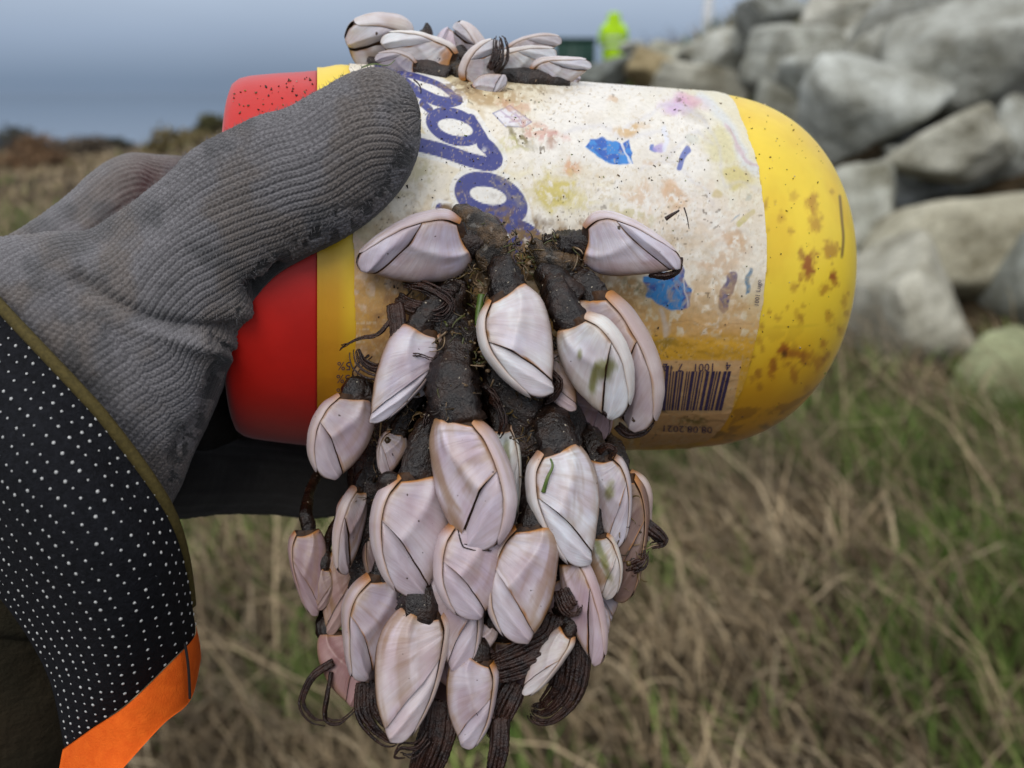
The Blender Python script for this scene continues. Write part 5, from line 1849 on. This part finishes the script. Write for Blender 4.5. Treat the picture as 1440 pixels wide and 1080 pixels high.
LILAC = (1.05, 1.03, 1.08)
PINK = (.95, .83, .84)
ROSY = (.74, .55, .54)
PALE = (1.18, 1.22, 1.23)
L_, R_, U_, D_ = (-1, 0), (1, 0), (0, -1), (0, 1)
BAR = [
    # ---- on the face of the jar
    dict(b=(650, 342), t=(503, 372), db=17.7, dt=17.1, wpx=96, car=(-.2, -1), roll=12, att=(690, 350), tint=LILAC, label='barnacle lying sideways left of the blue lettering, tip toward the thumb',
         cir=[([(560, 420, 17.6), (580, 432, 17.4), (612, 436, 17.3), (630, 420, 17.4), (618, 404, 17.5)], 18, 6, .05), ([(556, 428, 17.4), (562, 470, 17.2), (556, 505, 17.1), (532, 522, 17.2), (508, 512, 17.3), (500, 492, 17.3)], 24, 6, .065),
              ([(555, 440, 17.4), (530, 470, 17.3), (505, 475, 17.3), (478, 488, 17.4)], 8, 2, .035)]),
    dict(b=(826, 346), t=(958, 362), db=18.0, dt=17.6, wpx=84, car=(.1, -1), roll=10, att=(775, 345), tint=LILAC, stalk_r=.34, label='barnacle lying sideways on the right of the label, tip toward the yellow end',
         cir=[([(915, 385, 17.9), (935, 388, 17.8), (952, 380, 17.8), (958, 362, 17.8)], 8, 4, .05)]),
    dict(b=(716, 414), t=(757, 560), db=17.1, dt=16.8, wpx=100, car=(-1, .2), roll=10, att=(700, 372), tint=PALE, label='bright white barnacle in front below the lettering with clean plates', stalk_r=.38,
         cir=[([(770, 520, 17.3), (785, 535, 17.2), (783, 552, 17.2), (768, 562, 17.2)], 14, 6, .045)]),
    dict(b=(806, 458), t=(880, 580), db=17.0, dt=16.9, wpx=98, car=(.9, -.4), roll=22, att=(770, 390), tint=PALE, label='white barnacle with a green algae smear on its tip, beside the bar code', algae=[(852, 520, 12, 18, 20), (834, 535, 5, 20, 10), (815, 500, 4, 8, 0)],
         cir=[([(845, 575, 17.1), (862, 584, 17.0), (880, 580, 17.0)], 12, 5, .045)]),
    dict(b=(832, 420), t=(905, 604), db=17.8, dt=17.5, wpx=104, car=(1, -.2), roll=26, att=(790, 395), tint=PINK, label='long pinkish barnacle behind the algae smeared one, next to the bar code',
         cir=[([(868, 600, 17.9), (885, 610, 17.8), (905, 606, 17.8), (915, 596, 17.8)], 10, 4, .05)]),
    dict(b=(775, 498), t=(800, 580), db=17.7, dt=17.4, wpx=46, car=L_, att=(760, 470), tint=PINK, label='small barnacle tip showing between the clean white and algae smeared ones'),
    dict(b=(800, 545), t=(846, 622), db=18.6, dt=18.6, wpx=66, car=R_, att=(770, 480), tint=ROSY, label='shaded rosy barnacle tucked under the algae smeared one at the jar bottom'),
    dict(b=(588, 466), t=(532, 597), db=17.3, dt=17.0, wpx=74, car=(1, .2), roll=-6, att=(640, 400), tint=LILAC, label='barnacle with a dark curled claw over it, below the sideways left one'),
    dict(b=(604, 470), t=(590, 560), db=17.7, dt=17.6, wpx=56, car=R_, roll=0, att=(640, 420), tint=LILAC, label='narrow barnacle half behind the one with the dark claw'),
    dict(b=(500, 562), t=(466, 674), db=17.5, dt=17.2, wpx=86, car=(-1, -.2), roll=12, att=(600, 500), via=[(540, 560, 17.9)], tint=(.88, .80, .84), label='dusky barnacle at the left over the yellow ring and red lid edge', stalk_r=.33),
    # ---- the hanging bunch, front layer
    dict(b=(640, 590), t=(684, 772), db=16.8, dt=16.5, wpx=116, car=(1, -.1), roll=22, att=(655, 450), tint=(1.0, .95, .97), dirt=.8, label='largest barnacle in the middle front with brown streaks and an open keel on its right', stalk_r=.56),
    dict(b=(702, 606), t=(722, 736), db=17.5, dt=17.4, wpx=44, car=R_, att=(690, 480), tint=PALE, label='narrow barnacle with green stained plates right behind the largest one', algae=[(712, 650, 5, 40, 0)]),
    dict(b=(592, 670), t=(568, 838), db=17.1, dt=16.8, wpx=112, car=(-1, 0), roll=14, att=(640, 520), tint=(.96, .90, .93), label='broad barnacle left of the largest one with a dark knob on its base', stalk_r=.42),
    dict(b=(788, 632), t=(822, 795), db=17.1, dt=16.9, wpx=98, car=(-1, .1), roll=14, att=(740, 560), tint=PALE, label='white barnacle with a green weed shred, right of the largest one', stalk_r=.40),
    dict(b=(842, 648), t=(868, 770), db=17.9, dt=17.8, wpx=62, car=R_, roll=0, att=(800, 590), tint=LILAC, label='barnacle partly behind the one with the weed shred, under the jar bottom', algae=[(856, 690, 8, 14, 20)]),
    dict(b=(664, 738), t=(664, 870), db=16.8, dt=16.6, wpx=100, car=(-1, 0), roll=12, att=(650, 600), via=[(660, 700, 17.4)], tint=(.98, .90, .93), label='rounded barnacle hanging directly under the tip of the largest one'),
    dict(b=(754, 742), t=(722, 902), db=16.9, dt=16.6, wpx=100, car=(-1, .0), roll=2, att=(740, 600), tint=(1.0, .94, .98), label='smooth barnacle right of the rounded one with its lower plate bent left',
         cir=[([(680, 850, 16.9), (695, 845, 16.8), (706, 850, 16.8)], 16, 6, .03)]),
    dict(b=(588, 862), t=(556, 1042), db=16.9, dt=16.6, wpx=98, car=(1, .2), roll=-8, att=(620, 640), via=[(590, 800, 17.9)], tint=(1.0, .92, .90), label='long barnacle with chevron growth lines at the lower left of the bunch', edge=1.1, dirt=.3, stalk_r=.42),
    dict(b=(622, 800), t=(650, 944), db=17.2, dt=17.0, wpx=84, car=(1, .2), roll=4, att=(640, 640), tint=(.96, .88, .90), label='barnacle between the rounded one and the chevron lined one'),
    dict(b=(545, 812), t=(500, 955), db=17.5, dt=17.3, wpx=84, car=(-1, 0), roll=16, att=(600, 620), via=[(560, 770, 18.2)], tint=(.90, .83, .86), label='greyish barnacle with a pale curved keel left of the chevron lined one'),
    dict(b=(668, 925), t=(655, 1052), db=17.1, dt=16.9, wpx=72, car=(1, 0), roll=0, att=(660, 660), via=[(660, 880, 17.9)], tint=(.98, .90, .95), label='lowest barnacle of the bunch hanging right of the chevron lined one'),
    dict(b=(650, 915), t=(690, 1004), db=17.6, dt=17.4, wpx=70, car=(1, -.2), roll=0, att=(680, 660), via=[(665, 870, 18.2)], tint=ROSY, label='rosy barnacle just above the lowest one'),
    dict(b=(795, 890), t=(738, 978), db=17.1, dt=16.9, wpx=40, car=(1, .4), roll=14, att=(760, 640), via=[(780, 830, 18.0)], tint=(1.0, .93, .90), label='slim barnacle lying across the dark feathery legs at the bottom right', edge=1.2,
         cir=[([(790, 868, 17.3), (780, 900, 17.2), (745, 922, 17.1), (705, 938, 17.1), (668, 945, 17.3)], 52, 12, .075), ([(800, 880, 17.6), (805, 930, 17.5), (795, 975, 17.5), (768, 1003, 17.6), (748, 1000, 17.7)], 50, 12, .075)]),
    dict(b=(800, 790), t=(846, 932), db=17.2, dt=17.0, wpx=58, car=(1, -.3), roll=32, att=(780, 620), tint=PINK, label='slender pink barnacle turned edge on at the right of the bunch'),
    dict(b=(790, 810), t=(816, 944), db=17.8, dt=17.6, wpx=60, car=L_, roll=0, att=(770, 620), tint=ROSY, label='pink barnacle behind the edge on slender one'),
    dict(b=(838, 756), t=(856, 842), db=17.6, dt=17.5, wpx=52, car=R_, roll=0, att=(810, 600), tint=(1.02, 1.02, .94), dirt=.9, label='small barnacle with olive stripes below the weed shred one', algae=[(850, 790, 6, 30, -20)]),
    dict(b=(868, 672), t=(880, 846), db=18.2, dt=18.0, wpx=76, car=R_, roll=-6, att=(830, 600), tint=(.30, .20, .15), edge=1.3, label='dark brown glossy barnacle at the right edge of the bunch', stalk_r=.3,
         cir=[([(900, 730, 18.2), (915, 745, 18.1), (932, 762, 18.1), (915, 768, 18.1)], 14, 5, .06), ([(880, 800, 18.0), (895, 795, 17.9), (905, 788, 17.9), (908, 776, 17.9)], 14, 4, .06)]),
    dict(b=(872, 668), t=(912, 764), db=18.6, dt=18.4, wpx=54, car=R_, roll=20, att=(838, 600), tint=(.85, .80, .72), edge=1.3, label='thin barnacle shell with dark rim behind the brown glossy one'),
    # ---- left fringe of the bunch
    dict(b=(434, 750), t=(440, 866), db=18.8, dt=18.6, wpx=50, car=L_, roll=0, att=(455, 650, 21.0), via=[(430, 722, 18.9), (436, 690, 20.0)], tint=(.62, .47, .48), label='small dusky barnacle at the far left of the bunch', stalk_r=.16, edge=1.2),
    dict(b=(506, 690), t=(478, 806), db=18.3, dt=18.1, wpx=48, car=(-1, 0), roll=40, att=(560, 600), tint=(.95, .86, .87), label='crescent shaped barnacle edge on, right of the small dusky one'),
    dict(b=(478, 778), t=(462, 892), db=18.9, dt=18.7, wpx=44, car=R_, roll=0, att=(540, 640), via=[(490, 730, 19.5)], tint=(.66, .48, .40), dirt=.9, edge=1.3, label='brown stained barnacle below the crescent shaped one'),
    dict(b=(464, 892), t=(506, 990), db=18.8, dt=18.5, wpx=58, car=(1, -.2), roll=0, att=(540, 660), via=[(480, 820, 19.5)], tint=(.72, .42, .38), edge=.8, label='reddish barnacle with long curled feathery legs at the lower left',
         cir=[([(468, 930, 18.4), (440, 950, 18.3), (424, 985, 18.3), (440, 1010, 18.3), (458, 1014, 18.3)], 10, 2, .06), ([(466, 945, 18.4), (460, 980, 18.3), (458, 1010, 18.3), (478, 1015, 18.3), (503, 995, 18.3)], 7, 2, .055)]),
    dict(b=(505, 700), t=(512, 820), db=19.2, dt=19.0, wpx=60, car=L_, roll=0, att=(560, 620), tint=ROSY, label='shaded barnacle deep between crescent shaped and broad ones'),
    # ---- back layer filling the middle of the bunch
    dict(b=(560, 880), t=(528, 1010), db=18.3, dt=18.1, wpx=60, car=L_, roll=0, att=(600, 640), tint=(.30, .20, .18), label='dark barnacle behind the chevron lined one', stalk_r=.3,
         cir=[([(520, 960, 17.9), (522, 1000, 17.8), (545, 1030, 17.8), (562, 1036, 17.8)], 40, 8, .07)]),
    dict(b=(628, 900), t=(610, 1040), db=18.4, dt=18.2, wpx=64, car=L_, roll=0, att=(640, 640), tint=(.22, .14, .13), label='blackish barnacle with curled legs dangling at the very bottom left', stalk_r=.35,
         cir=[([(620, 985, 17.4), (615, 1030, 17.3), (600, 1075, 17.3), (585, 1110, 17.4)], 50, 9, .085), ([(600, 1030, 17.1), (585, 1050, 17.0), (562, 1052, 17.0), (554, 1066, 17.0), (566, 1068, 17.0)], 7, 2, .04),
              ([(602, 1040, 17.1), (580, 1062, 17.0), (564, 1060, 17.0)], 6, 2, .035)]),
    dict(b=(704, 900), t=(716, 1010), db=18.0, dt=17.8, wpx=66, car=R_, roll=0, att=(700, 640), tint=(.24, .15, .15), label='dark barnacle with legs hanging straight down at the bottom', stalk_r=.34,
         cir=[([(725, 960, 17.3), (712, 985, 17.2), (700, 1010, 17.2), (690, 1035, 17.2)], 40, 8, .06), ([(704, 1010, 17.1), (702, 1050, 17.0), (694, 1090, 17.0), (688, 1130, 17.1)], 26, 5, .085), ([(695, 1005, 17.0), (675, 1000, 16.9), (664, 985, 16.9), (660, 978, 16.9)], 7, 2, .05)]),
    dict(b=(770, 830), t=(778, 960), db=18.3, dt=18.1, wpx=76, car=R_, roll=0, att=(750, 640), tint=(.26, .17, .16), label='dark barnacle behind the smooth one and the edge on slender one', stalk_r=.4,
         cir=[([(790, 830, 17.0), (798, 850, 16.9), (806, 858, 16.9), (812, 848, 16.9)], 26, 7, .045)]),
    dict(b=(708, 760), t=(700, 880), db=18.3, dt=18.1, wpx=80, car=L_, roll=0, att=(700, 620), tint=(.5, .36, .36), label='shaded barnacle deep behind the rounded and the smooth ones', stalk_r=.42),
    dict(b=(560, 720), t=(540, 830), db=18.8, dt=18.6, wpx=70, car=L_, roll=0, att=(600, 600), tint=(.36, .26, .26), label='dim barnacle deep behind the broad one', stalk_r=.4),
    dict(b=(850, 800), t=(858, 872), db=18.3, dt=18.2, wpx=44, car=L_, roll=0, att=(800, 620), tint=(.85, .80, .86), label='pale barnacle tip showing below the olive striped one'),
    # ---- smaller animals wedged between the big ones
    dict(b=(622, 640), t=(606, 690), db=17.9, dt=17.7, wpx=34, car=L_, roll=0, att=(640, 520), tint=ROSY, label='tiny rosy barnacle in the gap between broad and largest ones', stalk_r=.16),
    dict(b=(706, 700), t=(738, 752), db=17.7, dt=17.5, wpx=34, car=R_, roll=10, att=(700, 600), tint=PINK, label='tiny pink barnacle slanting right below the narrow green stained one', stalk_r=.16),
    dict(b=(560, 612), t=(538, 668), db=17.9, dt=17.7, wpx=40, car=L_, roll=0, att=(600, 520), tint=(.80, .70, .70), label='small dim barnacle between dusky and broad ones', stalk_r=.2),
    dict(b=(866, 690), t=(892, 742), db=18.25, dt=18.1, wpx=32, car=R_, roll=20, att=(830, 600), tint=(.9, .88, .80), dirt=.8, label='small green tinged barnacle at right beside the brown glossy one', algae=[(872, 716, 5, 18, -25)], stalk_r=.15),
    dict(b=(690, 880), t=(664, 930), db=17.3, dt=17.2, wpx=38, car=L_, roll=0, att=(690, 640), via=[(695, 840, 18.0)], tint=PINK, label='small barnacle slanting left above the rosy bottom one', stalk_r=.18),
    dict(b=(520, 880), t=(504, 948), db=18.0, dt=17.9, wpx=40, car=L_, roll=10, att=(590, 640), via=[(540, 820, 18.6)], tint=(.8, .74, .80), label='small bluish barnacle at left under the greyish one', stalk_r=.18),
    dict(b=(836, 850), t=(850, 892), db=17.9, dt=17.8, wpx=34, car=L_, roll=0, att=(810, 620), tint=(.9, .82, .84), label='small pale barnacle right of the edge on slender one', stalk_r=.15),
    dict(b=(600, 905), t=(640, 965), db=17.6, dt=17.5, wpx=36, car=R_, roll=0, att=(640, 650), via=[(600, 850, 18.2)], tint=ROSY, label='small rosy barnacle peeking out right of the chevron lined one', stalk_r=.16),
    dict(b=(456, 800), t=(452, 858), db=18.7, dt=18.6, wpx=26, car=R_, roll=0, att=(540, 640), via=[(470, 740, 19.5)], tint=(.6, .44, .40), label='tiny brown barnacle between the dusky and brown stained ones at left', stalk_r=.12),
    # ---- on top of the jar
    dict(b=(566, 76), t=(488, 44), db=21.6, dt=20.8, wpx=95, car=(.2, -1), roll=26, att=(590, 96, 21.8), tint=PALE, label='barnacle at the left end of the top row with its tip curled down', edge=1.0),
    dict(b=(632, 94), t=(538, 52), db=20.6, dt=20.2, wpx=59, car=(0, -1), roll=0, att=(650, 110, 21.0), tint=PALE, edge=1.5, rust=.42, label='white barnacle with an orange base lying on the top row, tip to the left'),
    dict(b=(582, 98), t=(528, 80), db=20.2, dt=20.1, wpx=33, car=U_, roll=10, att=(610, 102, 20.6), tint=(.95, .93, .95), label='small barnacle under the orange based one on top of the jar'),
    dict(b=(676, 92), t=(644, 30), db=21.2, dt=20.9, wpx=51, car=(.9, -.5), roll=50, att=(668, 112, 21.2), tint=PALE, label='narrow upright barnacle seen keel first in the middle of the top row'),
    dict(b=(640, 88), t=(622, 42), db=22.0, dt=21.8, wpx=46, car=L_, roll=0, att=(650, 110, 21.8), tint=LILAC, label='barnacle peeping from behind the upright one on top of the jar'),
    dict(b=(662, 122), t=(694, 54), db=20.2, dt=20.0, wpx=51, car=(-.9, -.4), roll=24, att=(668, 126, 20.2), tint=PALE, edge=1.2, label='barnacle leaning right with a tuft of brown legs on the top row',
         cir=[([(694, 100, 20.0), (702, 86, 19.9), (704, 70, 19.9), (702, 54, 19.9)], 22, 7, .045)]),
    dict(b=(702, 100), t=(782, 72), db=20.8, dt=20.6, wpx=46, car=(0, -1), roll=6, att=(690, 112, 20.8), tint=PALE, label='barnacle pointing right in the middle of the top row'),
    dict(b=(712, 78), t=(790, 58), db=21.6, dt=21.4, wpx=31, car=U_, roll=10, att=(696, 104, 21.2), tint=(1.0, .97, .96), label='slim barnacle above the right pointing one on the top row'),
    dict(b=(752, 112), t=(830, 88), db=20.8, dt=20.6, wpx=44, car=(0, -1), roll=16, att=(738, 118, 20.8), tint=PALE, edge=1.2, label='rightmost long barnacle of the top row nearest the dark boulder'),
    dict(b=(668, 126), t=(712, 108), db=19.8, dt=19.7, wpx=31, car=D_, roll=0, att=(662, 128, 19.9), tint=LILAC, label='small barnacle lying low at the foot of the leaning one'),
    dict(b=(728, 116), t=(752, 102), db=21.2, dt=21.1, wpx=28, car=U_, roll=0, att=(720, 122, 21.2), tint=(.8, .75, .74), label='tiny barnacle between the two longest right pointing ones'),
    dict(b=(792, 118), t=(816, 108), db=21.4, dt=21.3, wpx=23, car=U_, roll=0, att=(784, 124, 21.3), tint=PALE, label='tiny white barnacle under the tip of the rightmost long one'),
]
for kw in BAR:
    barnacle(**kw)


# ------------------------------------------------------------------ slime, stalk stumps and weed shreds
def lump(pts, rads, mat, name, label, cat, seed, amp=.35):
    P = catmull(np.c_[np.array([cs(*p) for p in pts]), np.array(rads)[:, None]], 40)
    V, q, t = tube(P[:, :3], P[:, 3], 22)
    G = V[:40 * 22].reshape(40, 22, 3)
    c = P[:, None, :3]
    n = fbm(G[..., 0] * 3.2, G[..., 1] * 3.2, G[..., 2] * 3.2, seed, 4)
    G = c + (G - c) * (1 + amp * 2 * (n - .5))[..., None]
    V[:40 * 22] = G.reshape(-1, 3)
    o = mk(name, V, [q, t], mat, camspace=True)
    return tag(o, label, cat)


lump([(640, 305, 18.05), (668, 318, 17.85), (690, 345, 17.85), (700, 380, 17.75)], [.25, .36, .40, .28], M_SLIME, 'slime_clump', 'wet brown slime clump over the blue lettering', 'slime', 1, .5)
lump([(748, 345, 18.2), (770, 360, 18.1), (790, 372, 18.1), (812, 358, 18.1)], [.2, .32, .34, .2], M_SLIME, 'slime_clump', 'tan brown slime clump beside the right sideways barnacle', 'slime', 2, .5)
lump([(760, 380, 17.9), (785, 400, 17.7), (812, 425, 17.6)], [.2, .34, .25], M_STALK, 'stalk_stump', 'black wrinkled stalk stump between lettering and algae smeared barnacle', 'stalk', 3)
lump([(640, 400, 18.0), (628, 440, 17.8), (624, 500, 17.7), (636, 560, 17.6)], [.35, .45, .48, .40], M_STALK, 'stalk_stump', 'thick dark stalk bundle running down left of the clean white barnacle', 'stalk', 4)
lump([(700, 440, 18.2), (705, 520, 18.1), (735, 590, 18.1), (735, 700, 18.3), (725, 800, 18.6)], [.5, .6, .7, .6, .45], M_STALK, 'stalk_stump', 'long dark stalk bundle down the middle of the bunch behind the front shells', 'stalk', 5)
lump([(620, 470, 18.4), (560, 600, 18.6), (530, 700, 18.9), (520, 800, 19.2), (560, 900, 18.9)], [.4, .6, .6, .6, .5], M_STALK, 'stalk_stump', 'dark stalk bundle along the left side of the bunch', 'stalk', 6)
lump([(760, 540, 18.4), (790, 600, 18.5), (800, 700, 18.6), (790, 800, 18.6), (770, 900, 18.4)], [.4, .55, .5, .5, .4], M_STALK, 'stalk_stump', 'dark stalk bundle along the right side of the bunch', 'stalk', 7)
lump([(640, 640, 18.6), (620, 760, 18.7), (640, 880, 18.6), (660, 960, 18.3)], [.6, .7, .7, .4], M_STALK, 'stalk_stump', 'dark stalk bundle at the back of the hanging bunch', 'stalk', 8)
lump([(600, 98, 20.9), (630, 104, 20.7), (660, 112, 20.5), (690, 116, 20.6)], [.12, .28, .34, .2], M_SLIME, 'slime_clump', 'brown clot at the foot of the top row barnacles', 'slime', 9, .5)
lump([(690, 112, 20.7), (740, 113, 20.6), (800, 119, 20.8)], [.26, .26, .12], M_STALK, 'stalk_stump', 'dark stalk mat under the right half of the top row', 'stalk', 10)
lump([(520, 86, 20.9), (560, 92, 20.5), (600, 100, 20.3), (632, 106, 20.2)], [.1, .2, .24, .2], M_STALK, 'stalk_stump', 'dark clot under the left half of the top row', 'stalk', 13)
lump([(640, 96, 21.0), (650, 80, 20.9), (646, 66, 20.9)], [.28, .22, .1], M_STALK, 'stalk_stump', 'dark stalk rising in the middle of the top row', 'stalk', 14)
lump([(590, 62, 21.6), (600, 46, 21.5), (600, 32, 21.4)], [.22, .16, .03], M_STALK, 'stalk_stump', 'pointed black scrap standing up behind the top row', 'stalk', 11, .2)
lump([(536, 688, 16.95), (546, 676, 16.8), (560, 672, 16.75)], [.12, .17, .08], M_STALK, 'stalk_stump', 'small black knob on the base of the broad barnacle', 'stalk', 12, .3)


def tuft(paths, label):
    root = thing('leg_tuft', label, 'barnacle legs', c2w(cs(*paths[0][0][0])))
    cirri(paths, 'feathery_legs', root)


tuft([([(588, 400, 17.5), (612, 412, 17.3), (632, 428, 17.3), (622, 444, 17.3), (598, 440, 17.3), (592, 426, 17.4)], 20, 7, .03), ([(570, 400, 17.6), (600, 404, 17.4), (640, 412, 17.4)], 14, 4, .03)], 'coiled brown legs under the left sideways barnacle')
tuft([([(690, 560, 17.3), (702, 572, 17.1), (708, 592, 17.0), (702, 612, 17.1)], 12, 5, .03), ([(672, 540, 17.3), (690, 548, 17.1), (700, 566, 17.0)], 10, 3, .03)], 'small coiled legs above the keel of the largest barnacle')
tuft([([(600, 545, 17.4), (612, 570, 17.2), (606, 600, 17.2), (590, 618, 17.3)], 16, 5, .03), ([(620, 560, 17.4), (600, 590, 17.2), (604, 625, 17.2)], 10, 3, .028)], 'stringy brown legs left of the thick stalk of the largest barnacle')
tuft([([(842, 636, 17.8), (852, 628, 17.6), (862, 634, 17.6), (856, 646, 17.7)], 10, 4, .035)], 'short brown leg curl at the bottom of the jar right of the bunch')
tuft([([(560, 505, 17.2), (590, 500, 17.0), (610, 506, 16.9), (618, 498, 16.9)], 6, 2, .022), ([(520, 500, 17.5), (500, 520, 17.5), (496, 545, 17.5)], 6, 2, .02)], 'thin curled hairs beside the barnacle with the dark claw')
tuft([([(640, 690, 16.75), (648, 760, 16.5), (660, 772, 16.45), (690, 775, 16.45)], 4, 2, .03)], 'dark fringe at the tip of the largest barnacle')


def build_fuzz():
    r = np.random.default_rng(21)
    m = MB()
    D, DF = ico(1)
    pal = [(.10, .065, .02), (.05, .03, .012), (.16, .10, .045), (.07, .075, .018), (.02, .012, .008), (.24, .16, .09)]
    for (cx, cy, rx, ry, n, d) in [(690, 355, 52, 46, 150, 17.75), (780, 362, 48, 34, 110, 17.95), (620, 415, 60, 34, 90, 17.75), (640, 320, 26, 20, 40, 18.0), (670, 122, 60, 10, 60, 20.2), (760, 120, 60, 6, 40, 20.8), (700, 470, 26, 70, 90, 17.4), (612, 560, 30, 70, 120, 17.35), (732, 600, 28, 70, 80, 17.5), (650, 500, 34, 60, 90, 17.1), (560, 700, 50, 70, 80, 18.1), (800, 470, 30, 50, 50, 17.3), (545, 600, 40, 50, 60, 17.8), (600, 845, 40, 24, 50, 17.0), (880, 760, 30, 60, 60, 17.9), (640, 560, 26, 30, 50, 16.75)]:
        for k in range(n):
            a, q = r.uniform(0, 6.28), math.sqrt(r.random())
            px, py = cx + rx * q * math.cos(a), cy + ry * q * math.sin(a)
            p = cs(px, py, d + r.normal(0, .06))
            col = np.array(pal[r.integers(0, 6)])
            if r.random() < .75:
                L = r.uniform(.10, .42)
                e = unit(r.normal(size=3) + np.array([0, -.5, -.5])) * L
                b = r.normal(size=3) * L * .35
                t = np.linspace(0, 1, 6)[:, None]
                m.tube(p + t * e + t * (1 - t) * 2 * b, np.linspace(.016, .006, 6) * r.uniform(.7, 1.8), 5, col)
            else:
                s_ = r.uniform(.02, .07)
                V = D * np.array([s_, s_ * r.uniform(.6, 1.4), s_]) + p
                m.add(V, None, DF, col)
    o = m.build('growth_fuzz', M_FUZZ, camspace=True, stuff=True)
    tag(o, 'matted brown and olive growth where the barnacles meet the jar', 'growth')
    o['kind'] = 'stuff'


M_FUZZ = simple('matted_growth', (1, 1, 1), None, 800, 0.28, 0.5, attr=True)
build_fuzz()


def shred(pts, rad, label, mat=M_WEED, name='weed_shred', cat='weed'):
    P = catmull(np.array([cs(*p) for p in pts]), 20)
    V, q, t = tube(P, np.linspace(rad, rad * .4, 20), 7)
    tag(mk(name, V, [q, t], mat, camspace=True), label, cat)


shred([(764, 692, 16.6), (770, 672, 16.55), (777, 656, 16.6), (774, 645, 16.65)], .045, 'green weed shred lying on a white barnacle right of the largest one')
shred([(508, 95, 19.6), (525, 90, 19.6), (545, 92, 19.6), (556, 84, 19.9)], .018, 'bright green weed strand on the jar top near the thumb')
shred([(826, 408, 18.0), (832, 402, 17.95), (836, 392, 18.0)], .035, 'tiny green weed strand below the right sideways barnacle')
shred([(936, 308, 18.25), (945, 302, 18.2), (955, 296, 18.25)], .05, 'small brown seed above the right sideways barnacle', M_CIRRI, 'seed_scrap', 'seed')
shred([(962, 292, 18.3), (966, 305, 18.25), (969, 322, 18.3)], .018, 'hair thin brown stem beside the small seed', M_CIRRI, 'stem_scrap', 'stem')
shred([(582, 112, 19.2), (590, 120, 19.1), (592, 130, 19.1), (588, 138, 19.15)], .02, 'dark thread sticking out beside the thumb tip', M_CIRRI, 'thread_scrap', 'thread')
shred([(678, 415, 17.5), (672, 450, 17.4), (674, 480, 17.4)], .09, 'olive green weed strip left of the clean white barnacle')
